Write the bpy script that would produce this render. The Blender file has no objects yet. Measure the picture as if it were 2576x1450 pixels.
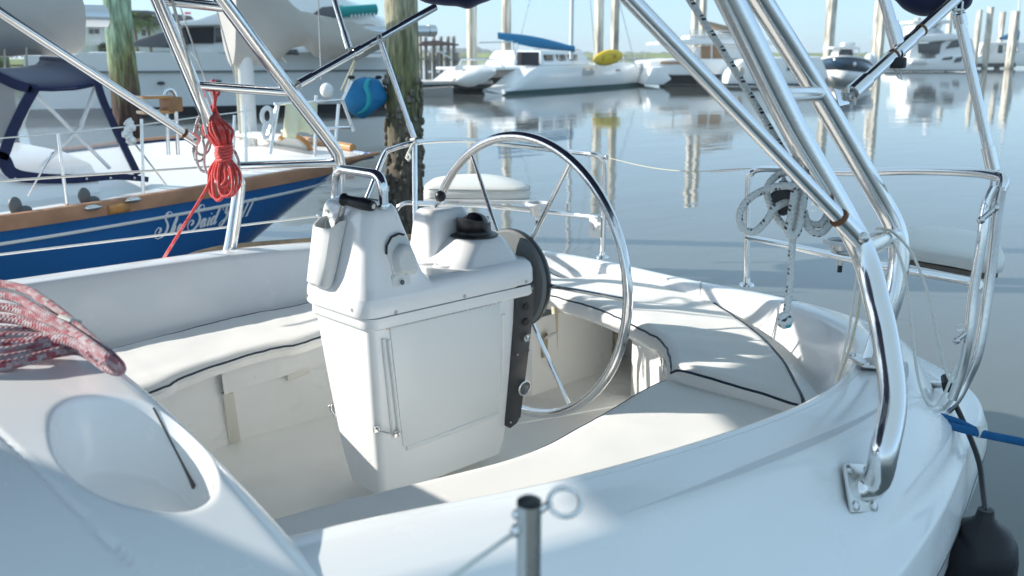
import bpy, bmesh, math, random
from math import sin, cos, pi, radians, atan2, sqrt
from mathutils import Vector, Matrix, noise
V = Vector
random.seed(7)
S = bpy.context.scene
COL = S.collection
# ------------------------------------------------------------------ camera
CAM_H = 1.47
YAW = radians(46.5)                      # angle between the view and the boat's aft axis (+X aft, +Y starboard)
PIT = math.atan(232 / 950)
FPX = 950 / 1024 * 2576                  # focal length in pixels of a 2576 px wide picture
WATER = -0.42
cd = bpy.data.cameras.new('camera')
cam = bpy.data.objects.new('camera', cd); COL.objects.link(cam)
cd.sensor_width = 36; cd.lens = 36 * 950 / 1024
cd.clip_start = 0.05; cd.clip_end = 12000
cam.location = (0, 0, CAM_H)
cam.rotation_euler = (pi / 2 - PIT, 0, YAW - pi / 2)
cd.dof.use_dof = True; cd.dof.focus_distance = 2.9; cd.dof.aperture_fstop = 4.5
S.camera = cam
VW = V((cos(YAW), sin(YAW), 0)); VR = V((sin(YAW), -cos(YAW), 0))
FW = VW * cos(PIT) - V((0, 0, 1)) * sin(PIT); VU = VW * sin(PIT) + V((0, 0, 1)) * cos(PIT)
CP = V((0, 0, CAM_H))
def ray(x, y): return FW + VR * ((x - 1288) / FPX) - VU * ((y - 725) / FPX)
def Z(x, y, z): d = ray(x, y); return CP + d * ((z - CAM_H) / d.z)          # surveyed point at height z
def XP(x, y, X): d = ray(x, y); return CP + d * (X / d.x)                   # surveyed point at station X
def YP(x, y, Y): d = ray(x, y); return CP + d * (Y / d.y)
def DP(x, y, t): return CP + ray(x, y) * t                                   # surveyed point at range t
def WP(x, y): return Z(x, y, WATER)
# ------------------------------------------------------------------ world, sun, exposure
SUN_EL = radians(24); SUN_AZ = V((-0.64, 0.77, 0)).normalized()              # towards the sun
W = bpy.data.worlds.new('World'); S.world = W; W.use_nodes = True
nt = W.node_tree; nt.nodes.clear()
wo = nt.nodes.new('ShaderNodeOutputWorld'); bg = nt.nodes.new('ShaderNodeBackground')
sky = nt.nodes.new('ShaderNodeTexSky'); sky.sky_type = 'NISHITA'; sky.sun_disc = False
sky.sun_elevation = SUN_EL; sky.sun_rotation = atan2(SUN_AZ.x, SUN_AZ.y)
sky.air_density = 0.7; sky.dust_density = 0.7; sky.ozone_density = 6.0; sky.altitude = 0
nt.links.new(sky.outputs[0], bg.inputs[0])
bg.inputs[1].default_value = 0.035
bg2 = nt.nodes.new('ShaderNodeBackground'); bg2.inputs[0].default_value = (0.67, 0.92, 0.99, 1); bg2.inputs[1].default_value = 0.20   # even summer haze over the whole sky
ads = nt.nodes.new('ShaderNodeAddShader'); nt.links.new(bg.outputs[0], ads.inputs[0]); nt.links.new(bg2.outputs[0], ads.inputs[1])
nt.links.new(ads.outputs[0], wo.inputs[0])
sd = bpy.data.lights.new('sun', 'SUN'); sd.energy = 2.25; sd.angle = radians(0.6); sd.color = (1, 0.95, 0.87)
sun = bpy.data.objects.new('sun', sd); COL.objects.link(sun)
sdir = SUN_AZ * cos(SUN_EL) + V((0, 0, sin(SUN_EL)))
sun.rotation_euler = (-sdir).to_track_quat('-Z', 'Y').to_euler(); sun.location = sdir * 60
vs = S.view_settings; vs.view_transform = 'Standard'; vs.look = 'None'; vs.exposure = 1.62; vs.gamma = 1
vs.use_curve_mapping = False
S.cycles.max_bounces = 10; S.cycles.diffuse_bounces = 7; S.cycles.transparent_max_bounces = 12
S.cycles.caustics_reflective = False; S.cycles.caustics_refractive = False
S.cycles.sample_clamp_indirect = 6
# ------------------------------------------------------------------ materials
MATS = {}
def mat(name, col, rough=0.5, metal=0.0, coat=0.0, bump=0.0, bscale=40.0, var=0.0, vscale=3.0, alpha=None,
        spec=0.5, trans=0.0, ior=1.45, emit=None, dirt=0.0, dscale=2.0, dcol=(0.35, 0.3, 0.22), sheen=0.0, rvar=0.0):
    m = bpy.data.materials.new(name); m.use_nodes = True; MATS[name] = m
    t = m.node_tree; n = t.nodes; p = n['Principled BSDF']
    p.inputs['Base Color'].default_value = (*col, 1); p.inputs['Roughness'].default_value = rough
    p.inputs['Metallic'].default_value = metal; p.inputs['Coat Weight'].default_value = coat
    p.inputs['Coat Roughness'].default_value = 0.06
    p.inputs['Specular IOR Level'].default_value = spec; p.inputs['IOR'].default_value = ior
    p.inputs['Transmission Weight'].default_value = trans; p.inputs['Sheen Weight'].default_value = sheen
    if alpha is not None: p.inputs['Alpha'].default_value = alpha
    tc = n.new('ShaderNodeTexCoord')
    if var > 0 or dirt > 0:
        last = None
        if var > 0:
            nz = n.new('ShaderNodeTexNoise'); nz.inputs['Scale'].default_value = vscale; nz.inputs['Detail'].default_value = 6
            t.links.new(tc.outputs['Object'], nz.inputs['Vector'])
            mr = n.new('ShaderNodeMapRange'); mr.inputs[1].default_value = 0.3; mr.inputs[2].default_value = 0.7
            mr.inputs[3].default_value = 1 - var; mr.inputs[4].default_value = 1 + var
            t.links.new(nz.outputs['Fac'], mr.inputs[0])
            mx = n.new('ShaderNodeMix'); mx.data_type = 'RGBA'; mx.blend_type = 'MULTIPLY'; mx.inputs[0].default_value = 1
            mx.inputs[6].default_value = (*col, 1); t.links.new(mr.outputs[0], mx.inputs[7]); last = mx.outputs[2]
        if dirt > 0:
            nz = n.new('ShaderNodeTexNoise'); nz.inputs['Scale'].default_value = dscale; nz.inputs['Detail'].default_value = 8
            nz.inputs['Roughness'].default_value = 0.65
            t.links.new(tc.outputs['Object'], nz.inputs['Vector'])
            mr = n.new('ShaderNodeMapRange'); mr.inputs[1].default_value = 0.52; mr.inputs[2].default_value = 0.75
            mr.inputs[3].default_value = 0; mr.inputs[4].default_value = dirt
            t.links.new(nz.outputs['Fac'], mr.inputs[0])
            mx = n.new('ShaderNodeMix'); mx.data_type = 'RGBA'
            if last: t.links.new(last, mx.inputs[6])
            else: mx.inputs[6].default_value = (*col, 1)
            mx.inputs[7].default_value = (*dcol, 1); t.links.new(mr.outputs[0], mx.inputs[0]); last = mx.outputs[2]
        t.links.new(last, p.inputs['Base Color'])
    if rvar > 0:
        nz = n.new('ShaderNodeTexNoise'); nz.inputs['Scale'].default_value = 6; nz.inputs['Detail'].default_value = 6
        t.links.new(tc.outputs['Object'], nz.inputs['Vector'])
        mr = n.new('ShaderNodeMapRange'); mr.inputs[1].default_value = 0.3; mr.inputs[2].default_value = 0.7
        mr.inputs[3].default_value = max(0.02, rough - rvar); mr.inputs[4].default_value = rough + rvar
        t.links.new(nz.outputs['Fac'], mr.inputs[0]); t.links.new(mr.outputs[0], p.inputs['Roughness'])
    if bump > 0:
        nz = n.new('ShaderNodeTexNoise'); nz.inputs['Scale'].default_value = bscale; nz.inputs['Detail'].default_value = 5
        t.links.new(tc.outputs['Object'], nz.inputs['Vector'])
        bp = n.new('ShaderNodeBump'); bp.inputs['Strength'].default_value = bump; bp.inputs['Distance'].default_value = 0.01
        t.links.new(nz.outputs['Fac'], bp.inputs['Height']); t.links.new(bp.outputs[0], p.inputs['Normal'])
    if emit: p.inputs['Emission Color'].default_value = (*emit, 1); p.inputs['Emission Strength'].default_value = 1
    return m
def nodes_of(m): return m.node_tree, m.node_tree.nodes, m.node_tree.nodes['Principled BSDF']
def add_pattern_bump(m, kind, scale, strength, dist, coord='Object', rot=0.6):
    t, n, p = nodes_of(m); tc = n.new('ShaderNodeTexCoord')
    hs = []
    for a in ((rot, -rot) if kind == 'cross' else (rot,)):
        mp = n.new('ShaderNodeMapping'); mp.inputs['Rotation'].default_value = (0, 0, a); mp.inputs['Scale'].default_value = (scale,) * 3
        t.links.new(tc.outputs[coord], mp.inputs['Vector'])
        w = n.new('ShaderNodeTexWave'); w.inputs['Scale'].default_value = 1; w.inputs['Distortion'].default_value = 0.4
        t.links.new(mp.outputs[0], w.inputs['Vector']); hs.append(w)
    h = hs[0].outputs['Fac']
    if len(hs) == 2:
        mm = n.new('ShaderNodeMath'); mm.operation = 'MULTIPLY'
        t.links.new(hs[0].outputs['Fac'], mm.inputs[0]); t.links.new(hs[1].outputs['Fac'], mm.inputs[1]); h = mm.outputs[0]
    bp = n.new('ShaderNodeBump'); bp.inputs['Strength'].default_value = strength; bp.inputs['Distance'].default_value = dist
    t.links.new(h, bp.inputs['Height'])
    if p.inputs['Normal'].links: t.links.new(p.inputs['Normal'].links[0].from_socket, bp.inputs['Normal'])
    t.links.new(bp.outputs[0], p.inputs['Normal'])
def rope_mat(name, base, fleck, fu=30.0, fv=3.0, thr=0.5, kind='check', core=0.02):
    """braided rope: flecks laid out along the rope by its UVs (u = metres along, v = turn)"""
    m = mat(name, base, 0.85, sheen=0.2); t, n, p = nodes_of(m)
    uv = n.new('ShaderNodeUVMap'); uv.uv_map = 'UVMap'
    def wavef(a, b, sc):
        mp = n.new('ShaderNodeMapping'); mp.inputs['Scale'].default_value = (a, b, 1); t.links.new(uv.outputs[0], mp.inputs['Vector'])
        w = n.new('ShaderNodeTexWave'); w.inputs['Scale'].default_value = sc; w.bands_direction = 'DIAGONAL'
        t.links.new(mp.outputs[0], w.inputs['Vector']); return w.outputs['Fac']
    if kind == 'check':
        ck = n.new('ShaderNodeTexBrick'); ck.offset = 0.5; ck.inputs['Color1'].default_value = (*fleck, 1); ck.inputs['Color2'].default_value = (*base, 1)
        ck.inputs['Mortar'].default_value = (*base, 1); ck.inputs['Scale'].default_value = 1; ck.inputs['Bias'].default_value = thr
        ck.inputs['Mortar Size'].default_value = core; ck.inputs['Brick Width'].default_value = 1.0; ck.inputs['Row Height'].default_value = 0.5
        mp = n.new('ShaderNodeMapping'); mp.inputs['Scale'].default_value = (fu, fv, 1); t.links.new(uv.outputs[0], mp.inputs['Vector'])
        t.links.new(mp.outputs[0], ck.inputs['Vector']); t.links.new(ck.outputs['Color'], p.inputs['Base Color'])
    else:   # tracer: paired short dashes at intervals
        sx = n.new('ShaderNodeSeparateXYZ'); t.links.new(uv.outputs[0], sx.inputs[0])
        def math_(op, a, b=None):
            q = n.new('ShaderNodeMath'); q.operation = op
            for i, z in enumerate((a, b)):
                if z is None: continue
                if isinstance(z, (int, float)): q.inputs[i].default_value = z
                else: t.links.new(z, q.inputs[i])
            return q.outputs[0]
        u = math_('FRACT', math_('MULTIPLY', sx.outputs[0], fu)); g = math_('LESS_THAN', u, thr)
        d = math_('FRACT', math_('ADD', math_('MULTIPLY', sx.outputs[0], fu * 4), math_('MULTIPLY', sx.outputs[1], 2.0)))
        vv = math_('FRACT', math_('MULTIPLY', sx.outputs[1], fv))
        f = math_('MULTIPLY', g, math_('MULTIPLY', math_('LESS_THAN', d, 0.55), math_('LESS_THAN', vv, 0.42)))
        mx = n.new('ShaderNodeMix'); mx.data_type = 'RGBA'; mx.inputs[6].default_value = (*base, 1); mx.inputs[7].default_value = (*fleck, 1)
        t.links.new(f, mx.inputs[0]); t.links.new(mx.outputs[2], p.inputs['Base Color'])
    bp = n.new('ShaderNodeBump'); bp.inputs['Strength'].default_value = 0.6; bp.inputs['Distance'].default_value = 0.002
    mm = n.new('ShaderNodeMath'); mm.operation = 'ADD'
    t.links.new(wavef(60, 3, 1), mm.inputs[0]); t.links.new(wavef(60, -3, 1), mm.inputs[1])
    t.links.new(mm.outputs[0], bp.inputs['Height']); t.links.new(bp.outputs[0], p.inputs['Normal'])
    return m
GEL = mat('gelcoat', (0.86, 0.865, 0.86), 0.22, coat=0.35, var=0.012, vscale=1.5, rvar=0.08, dirt=0.10, dscale=3.5, dcol=(0.66, 0.64, 0.58))
GELD = mat('worn_gelcoat', (0.88, 0.875, 0.85), 0.34, coat=0.1, var=0.03, vscale=2.2, dirt=0.16, dscale=2.6, dcol=(0.55, 0.51, 0.42), rvar=0.08)
NONSKID = mat('nonskid', (0.85, 0.855, 0.85), 0.42, var=0.015, vscale=3); add_pattern_bump(NONSKID, 'cross', 150, 0.6, 0.004)
SOLE = mat('sole_gelcoat', (0.87, 0.87, 0.84), 0.4, var=0.03, dirt=0.22, dscale=1.7, dcol=(0.52, 0.47, 0.38)); add_pattern_bump(SOLE, 'cross', 260, 0.25, 0.003)
PEDG = mat('pedestal_gelcoat', (0.88, 0.88, 0.87), 0.2, coat=0.4, var=0.012, rvar=0.07)
PANELG = mat('locker_panel', (0.80, 0.815, 0.80), 0.28, coat=0.2, var=0.01)
BEIGE = mat('beige_panel', (0.62, 0.56, 0.43), 0.6, var=0.06, vscale=14)
STEEL = mat('stainless', (0.80, 0.79, 0.78), 0.16, 1.0, bump=0.03, bscale=60, rvar=0.05)
BRUSH = mat('dull_stainless', (0.66, 0.65, 0.63), 0.3, 1.0, bump=0.05, bscale=90, rvar=0.1)
RUST = mat('rusty_joint', (0.20, 0.09, 0.04), 0.7, bump=0.3)
CUSH = mat('cushion_vinyl', (0.86, 0.835, 0.785), 0.62, var=0.025, vscale=5, dirt=0.10, dscale=3.2, dcol=(0.6, 0.54, 0.45), sheen=0.15)
add_pattern_bump(CUSH, 'cross', 420, 0.28, 0.002)
PIPING = mat('navy_piping', (0.012, 0.025, 0.05), 0.5)
NAVY = mat('navy_canvas', (0.008, 0.014, 0.06), 0.85, bump=0.25, bscale=30, var=0.15, vscale=8, sheen=0.3)
BLACKP = mat('black_plastic', (0.02, 0.021, 0.024), 0.38, bump=0.08, bscale=200)
DGREY = mat('dark_grey_panel', (0.045, 0.047, 0.05), 0.45, bump=0.15, bscale=300, var=0.1, vscale=30)
GREYP = mat('grey_plastic', (0.10, 0.115, 0.12), 0.45, bump=0.1, bscale=150, var=0.05)
WHITEP = mat('white_plastic', (0.72, 0.73, 0.71), 0.38, var=0.02)
SMOKE = mat('compass_dome', (0.01, 0.01, 0.012), 0.03, coat=1.0)
GLASSD = mat('gauge_glass', (0.10, 0.11, 0.12), 0.06, coat=1.0)
SEAT = mat('stern_seat_vinyl', (0.78, 0.77, 0.72), 0.5, var=0.02, bump=0.05, bscale=200)
TEAK = mat('teak', (0.34, 0.17, 0.075), 0.55, var=0.25, vscale=9, bump=0.1, bscale=60)
TEAKW = mat('weathered_teak', (0.22, 0.17, 0.12), 0.8, var=0.3, vscale=10)
VARN = mat('varnished_teak', (0.52, 0.24, 0.06), 0.25, coat=0.6, var=0.25, vscale=12)
CAPR = mat('caprail_teak', (0.42, 0.22, 0.13), 0.6, var=0.22, vscale=5, dirt=0.3, dscale=9, dcol=(0.2, 0.1, 0.05))
KBLUE = mat('blue_hull_paint', (0.010, 0.115, 0.34), 0.14, coat=0.5, var=0.12, vscale=1.2, rvar=0.04)
WHITE = mat('white_paint', (0.80, 0.80, 0.79), 0.35, var=0.02)
OFFW = mat('white_boat_paint', (0.90, 0.90, 0.89), 0.25, coat=0.25, var=0.02, vscale=0.6)
ALU = mat('painted_aluminium', (0.72, 0.73, 0.73), 0.35, var=0.03)
ALUM = mat('bare_aluminium', (0.62, 0.64, 0.66), 0.3, 0.9)
TAUPE = mat('taupe_sail_cover', (0.47, 0.45, 0.42), 0.9, bump=0.5, bscale=5, var=0.08, vscale=2)
CLEAR = mat('clear_vinyl', (0.85, 0.87, 0.9), 0.06, alpha=0.30, spec=0.6, bump=0.2, bscale=6)
DARKW = mat('tinted_glass', (0.015, 0.018, 0.022), 0.06, coat=0.5)
BLACKC = mat('black_mesh_cover', (0.012, 0.012, 0.02), 0.7, var=0.2, vscale=6)
GREYC = mat('grey_cover', (0.13, 0.13, 0.14), 0.85, bump=0.3, bscale=3, var=0.1)
BOOT = mat('boot_stripe', (0.01, 0.013, 0.02), 0.4)
TEAL = mat('teal_mat', (0.0, 0.28, 0.27), 0.7, bump=0.3, bscale=10)
BAGB = mat('blue_cover', (0.004, 0.17, 0.38), 0.6, bump=0.35, bscale=9, var=0.15)
BAGC = mat('cyan_stripe', (0.02, 0.38, 0.45), 0.55, bump=0.2, bscale=9)
YEL = mat('yellow_kayak', (0.88, 0.58, 0.02), 0.4, var=0.06)
CLOTH = mat('pale_yellow_cloth', (0.78, 0.76, 0.55), 0.9, bump=0.6, bscale=7, var=0.1)
CONC = mat('concrete_pile', (0.52, 0.48, 0.40), 0.85, var=0.12, vscale=2.5, bump=0.3, bscale=20)
BLUEC = mat('blue_canvas', (0.012, 0.22, 0.45), 0.75, bump=0.3, bscale=8)
RUBBER = mat('black_fender', (0.008, 0.008, 0.012), 0.4, bump=0.1, bscale=25)
REDF = mat('red_cloth', (0.6, 0.03, 0.05), 0.8)
BROWNP = mat('tan_wood_panel', (0.40, 0.24, 0.13), 0.5, var=0.1)
NAVYH = mat('navy_hull', (0.012, 0.04, 0.08), 0.15, coat=0.5)
ROOFT = mat('grey_shingles', (0.10, 0.10, 0.11), 0.9, var=0.2, vscale=2)
BRICKR = mat('brown_roof', (0.16, 0.09, 0.07), 0.9, var=0.2)
SIDING = mat('white_siding', (0.66, 0.68, 0.70), 0.7, var=0.04)
DOCKW = mat('dock_timber', (0.30, 0.26, 0.22), 0.85, var=0.2, vscale=4)
DOCKC = mat('dock_concrete', (0.45, 0.44, 0.42), 0.9, var=0.1)
ROPER = rope_mat('red_fleck_rope', (0.78, 0.085, 0.08), (0.72, 0.70, 0.68), 60, 3.0, 0.62)
ROPEP = rope_mat('red_white_rope', (0.42, 0.41, 0.43), (0.30, 0.06, 0.085), 60, 4.0, -0.1, core=0.0)
ROPEW = rope_mat('white_fleck_rope', (0.76, 0.76, 0.73), (0.03, 0.02, 0.03), 22, 2.0, 0.42, kind='dash')
ROPEK = rope_mat('grey_fleck_rope', (0.76, 0.76, 0.73), (0.06, 0.05, 0.06), 26, 2.0, 0.36, kind='dash')
CORDW = mat('white_cord', (0.74, 0.73, 0.68), 0.7)
CORDY = mat('cream_cord', (0.66, 0.62, 0.48), 0.7)
DOCKB = mat('blue_dock_line', (0.008, 0.13, 0.33), 0.7, bump=0.6, bscale=220)
# ------------------------------------------------------------------ mesh building
class MB:
    def __init__(s): s.v = []; s.f = []; s.uv = {}
    def add(s, vs, fs, uvs=None):
        o = len(s.v); s.v += [V(q) for q in vs]
        for i, f in enumerate(fs):
            if uvs: s.uv[len(s.f)] = uvs[i]
            s.f.append([o + k for k in f])
        return s
    def box(s, c, size, rot=None, taper=1.0):
        c = V(c); x, y, z = [q / 2 for q in size]; vs = []
        for k in (-1, 1):
            t = taper if k > 0 else 1
            vs += [V((-x * t, -y * t, k * z)), V((x * t, -y * t, k * z)), V((x * t, y * t, k * z)), V((-x * t, y * t, k * z))]
        if rot is not None: vs = [rot @ q for q in vs]
        return s.add([c + q for q in vs], [(3, 2, 1, 0), (4, 5, 6, 7), (0, 1, 5, 4), (1, 2, 6, 5), (2, 3, 7, 6), (3, 0, 4, 7)])
    def tube(s, pts, r, n=10, closed=False, caps=True, flat=1.0):
        pts = [V(p) for p in pts]; m = len(pts)
        rs = r if isinstance(r, (list, tuple)) else [r] * m
        tg = []
        for i in range(m):
            a = pts[(i - 1) % m] if (closed or i > 0) else pts[i]; b = pts[(i + 1) % m] if (closed or i < m - 1) else pts[i]
            d = b - a; tg.append(d.normalized() if d.length > 1e-9 else V((0, 0, 1)))
        up = V((0, 0, 1)) if abs(tg[0].z) < 0.9 else V((1, 0, 0))
        nrm = (up - tg[0] * up.dot(tg[0])).normalized(); vs = []; L = [0]
        for i in range(m):
            if i:
                nrm = nrm - tg[i] * nrm.dot(tg[i]); nrm = nrm.normalized() if nrm.length > 1e-6 else up
                L.append(L[-1] + (pts[i] - pts[i - 1]).length)
            bn = tg[i].cross(nrm)
            for k in range(n):
                a = 2 * pi * k / n; vs.append(pts[i] + (nrm * cos(a) + bn * sin(a) * flat) * rs[i])
        fs = []; uvs = []
        for i in range(m if closed else m - 1):
            j = (i + 1) % m; l1 = L[i]; l2 = L[j] if j else L[-1] + (pts[0] - pts[-1]).length
            for k in range(n):
                k2 = (k + 1) % n; fs.append((i * n + k, i * n + k2, j * n + k2, j * n + k))
                uvs.append([(l1, k / n), (l1, (k + 1) / n), (l2, (k + 1) / n), (l2, k / n)])
        if caps and not closed:
            fs.append(tuple(range(n - 1, -1, -1))); uvs.append([(0, 0)] * n)
            fs.append(tuple((m - 1) * n + k for k in range(n))); uvs.append([(0, 0)] * n)
        return s.add(vs, fs, uvs)
    def lathe(s, prof, c=(0, 0, 0), axis=(0, 0, 1), n=24):
        """prof: (radius, height) pairs along the axis"""
        c = V(c); a = V(axis).normalized(); u = V((1, 0, 0)) if abs(a.x) < 0.9 else V((0, 1, 0))
        u = (u - a * u.dot(a)).normalized(); w = a.cross(u); vs = []; fs = []
        for (r, h) in prof:
            for k in range(n):
                t = 2 * pi * k / n; vs.append(c + a * h + (u * cos(t) + w * sin(t)) * r)
        for i in range(len(prof) - 1):
            for k in range(n):
                k2 = (k + 1) % n; fs.append((i * n + k, i * n + k2, (i + 1) * n + k2, (i + 1) * n + k))
        if prof[0][0] > 1e-5: fs.append(tuple(range(n - 1, -1, -1)))
        if prof[-1][0] > 1e-5: fs.append(tuple((len(prof) - 1) * n + k for k in range(n)))
        return s.add(vs, fs)
    def cyl(s, a, b, r, n=12, r2=None):
        a, b = V(a), V(b); d = b - a
        return s.lathe([(r, 0), (r if r2 is None else r2, d.length)], a, d, n)
    def grid(s, rows, closed_u=False, closed_v=False):
        n = len(rows[0]); vs = [q for row in rows for q in row]; fs = []
        R = len(rows)
        for i in range(R if closed_v else R - 1):
            for k in range(n if closed_u else n - 1):
                i2 = (i + 1) % R; k2 = (k + 1) % n
                fs.append((i * n + k, i * n + k2, i2 * n + k2, i2 * n + k))
        return s.add(vs, fs)
    def prism(s, poly, off):
        """poly: 3-D outline, extruded by the vector off"""
        off = V(off); n = len(poly); p = [V(q) for q in poly]
        vs = p + [q + off for q in p]
        fs = [tuple(range(n - 1, -1, -1)), tuple(range(n, 2 * n))] + [(i, (i + 1) % n, n + (i + 1) % n, n + i) for i in range(n)]
        return s.add(vs, fs)
    def sphere(s, c, r, n=16, m=10, sc=(1, 1, 1)):
        c = V(c); rows = []
        for i in range(m + 1):
            t = pi * i / m
            rows.append([c + V((r * sc[0] * sin(t) * cos(2 * pi * k / n), r * sc[1] * sin(t) * sin(2 * pi * k / n), r * sc[2] * cos(t))) for k in range(n)])
        return s.grid(rows, closed_u=True)
    def build(s, name, m, parent=None, smooth=35, bev=0, seg=2, solid=0, sub=0, fix=True):
        me = bpy.data.meshes.new(name); me.from_pydata([tuple(q) for q in s.v], [], s.f)
        if s.uv:
            ul = me.uv_layers.new(name='UVMap')
            for fi, uvs in s.uv.items():
                for li, q in zip(me.polygons[fi].loop_indices, uvs): ul.data[li].uv = q
        if fix or bev or solid:
            bm = bmesh.new(); bm.from_mesh(me)
            if fix and not s.uv: bmesh.ops.remove_doubles(bm, verts=bm.verts, dist=1e-5)
            if fix: bmesh.ops.recalc_face_normals(bm, faces=bm.faces)
            if bev:
                ed = [e for e in bm.edges if len(e.link_faces) == 2 and e.calc_face_angle(0) > radians(28)]
                bmesh.ops.bevel(bm, geom=ed, offset=bev, segments=seg, profile=0.6, affect='EDGES', clamp_overlap=True)
            bm.to_mesh(me); bm.free()
        me.materials.append(m)
        if smooth:
            me.shade_smooth(); me.set_sharp_from_angle(angle=radians(smooth))
        o = bpy.data.objects.new(name, me); COL.objects.link(o)
        if solid:
            md = o.modifiers.new('solid', 'SOLIDIFY'); md.thickness = solid; md.offset = -1
        if sub:
            md = o.modifiers.new('sub', 'SUBSURF'); md.levels = sub; md.render_levels = sub
        if parent: par(o, parent)
        return o
def par(o, p):
    o.parent = p                       # parts keep world coordinates: only a top-level parent is offset from the origin
    o.matrix_parent_inverse = Matrix.Identity(4) if p.parent else Matrix.Translation(-V(p.location))
def tag(o, label=None, cat=None, group=None, kind=None):
    if label: o['label'] = label
    if cat: o['category'] = cat
    if group: o['group'] = group
    if kind: o['kind'] = kind
    return o
def thing(name, loc, label, cat, group=None):
    o = bpy.data.objects.new(name, None); COL.objects.link(o); o.location = loc; o.empty_display_size = 0.2
    return tag(o, label, cat, group)
def crv(pts, n=8, closed=False):
    """Catmull-Rom through the points"""
    P = [V(p) for p in pts]; m = len(P); out = []
    for i in range(m if closed else m - 1):
        if closed: a, b, c, d = P[(i - 1) % m], P[i], P[(i + 1) % m], P[(i + 2) % m]
        else: a, b, c, d = P[max(i - 1, 0)], P[i], P[i + 1], P[min(i + 2, m - 1)]
        for k in range(n):
            t = k / n
            out.append(0.5 * ((2 * b) + (c - a) * t + (2 * a - 5 * b + 4 * c - d) * t * t + (3 * b - a - 3 * c + d) * t ** 3))
    if not closed: out.append(P[-1])
    return out
def resample(pts, n):
    L = [0]
    for a, b in zip(pts, pts[1:]): L.append(L[-1] + (b - a).length)
    out = []; j = 0
    for i in range(n):
        t = L[-1] * i / (n - 1)
        while j < len(L) - 2 and L[j + 1] < t: j += 1
        d = L[j + 1] - L[j]; f = (t - L[j]) / d if d > 1e-9 else 0
        out.append(pts[j].lerp(pts[j + 1], f))
    return out
def bend(pts, r, n=6):
    """polyline with its corners rounded to radius r"""
    P = [V(p) for p in pts]; out = [P[0]]
    for a, b, c in zip(P, P[1:], P[2:]):
        d1 = (a - b); d2 = (c - b); k = min(r, d1.length * 0.48, d2.length * 0.48)
        p1 = b + d1.normalized() * k; p2 = b + d2.normalized() * k
        for i in range(n + 1):
            t = i / n; out.append(p1 * (1 - t) ** 2 + b * 2 * t * (1 - t) + p2 * t * t)
    out.append(P[-1]); return out
def rail(name, pts, r, m=None, parent=None, n=12, smooth_r=0):
    q = bend(pts, smooth_r) if smooth_r else [V(p) for p in pts]
    return MB().tube(q, r, n).build(name, m or STEEL, parent)
def rotz(a): return Matrix.Rotation(a, 3, 'Z')
def smst(a, b, x):
    t = max(0, min(1, (x - a) / (b - a))); return t * t * (3 - 2 * t)
# ------------------------------------------------------------------ water and far ground
def make_water():
    m = bpy.data.materials.new('harbour_water'); m.use_nodes = True; t, n, p = nodes_of(m)
    p.inputs['Base Color'].default_value = (0.135, 0.15, 0.145, 1); p.inputs['Roughness'].default_value = 0.03
    p.inputs['IOR'].default_value = 1.333; p.inputs['Specular IOR Level'].default_value = 0.5
    tc = n.new('ShaderNodeTexCoord'); hs = []
    for sc, w in (((0.30, 0.9, 1), 0.5), ((1.6, 4.2, 1), 0.16), ((0.05, 0.12, 1), 0.5)):
        mp = n.new('ShaderNodeMapping'); mp.inputs['Scale'].default_value = sc; mp.inputs['Rotation'].default_value = (0, 0, -YAW - 0.3)
        t.links.new(tc.outputs['Object'], mp.inputs['Vector'])
        nz = n.new('ShaderNodeTexNoise'); nz.inputs['Scale'].default_value = 1; nz.inputs['Detail'].default_value = 2
        t.links.new(mp.outputs[0], nz.inputs['Vector'])
        ml = n.new('ShaderNodeMath'); ml.operation = 'MULTIPLY'; ml.inputs[1].default_value = w; t.links.new(nz.outputs['Fac'], ml.inputs[0]); hs.append(ml.outputs[0])
    a = n.new('ShaderNodeMath'); t.links.new(hs[0], a.inputs[0]); t.links.new(hs[1], a.inputs[1])
    b = n.new('ShaderNodeMath'); t.links.new(a.outputs[0], b.inputs[0]); t.links.new(hs[2], b.inputs[1])
    bp = n.new('ShaderNodeBump'); bp.inputs['Strength'].default_value = 1.0; bp.inputs['Distance'].default_value = 0.016
    t.links.new(b.outputs[0], bp.inputs['Height']); t.links.new(bp.outputs[0], p.inputs['Normal'])
    mb = MB(); R = 1390
    mb.add([(-R, -R, WATER), (R, -R, WATER), (R, R, WATER), (-R, R, WATER)], [(0, 1, 2, 3)])
    tag(mb.build('water', m, smooth=0), kind='structure')
make_water()
# ------------------------------------------------------------------ our sailboat: hull, coaming, seats, sole
BOAT = thing('sailboat', (2.2, 2.35, 0), 'white sailboat whose open cockpit with wheel fills the foreground', 'sailboat')
ST = []   # stations: inner ridge, outer top, shoulder, gunwale
def st(k1, k2, k3, k4): ST.append([V(k1), V(k2), V(k3), V(k4)])
st((-1.6, 1.42, .82), (-1.6, 1.22, .82), (-1.6, 1.05, .62), (-1.6, .30, .58))
st((-.4, 1.32, .80), (-.4, 1.15, .79), (-.4, 1.02, .61), (-.4, .40, .55))
st((.35, 1.24, .775), (.35, 1.07, .765), (.35, .94, .60), (.35, .47, .525))
st(Z(900, 1297, .76), (.80, .97, .75), (.80, .84, .60), (.78, .54, .50))
st(Z(1250, 1240, .755), (.99, .92, .74), (.98, .80, .60), (.97, .58, .49))
st(Z(1500, 1180, .75), (1.19, .885, .735), (1.18, .775, .60), (1.17, .615, .475))
st(Z(1750, 1110, .74), (1.45, .865, .72), (1.45, .765, .595), (1.45, .65, .465))
st(Z(2000, 1025, .72), (1.79, .86, .70), (1.80, .77, .585), Z(2310, 1440, .455))
st(Z(2104, 966, .70), (2.05, .885, .685), (2.09, .80, .575), Z(2410, 1255, .45))
st(Z(2152, 912, .69), (2.30, .945, .67), (2.36, .86, .565), Z(2440, 1150, .45))
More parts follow.
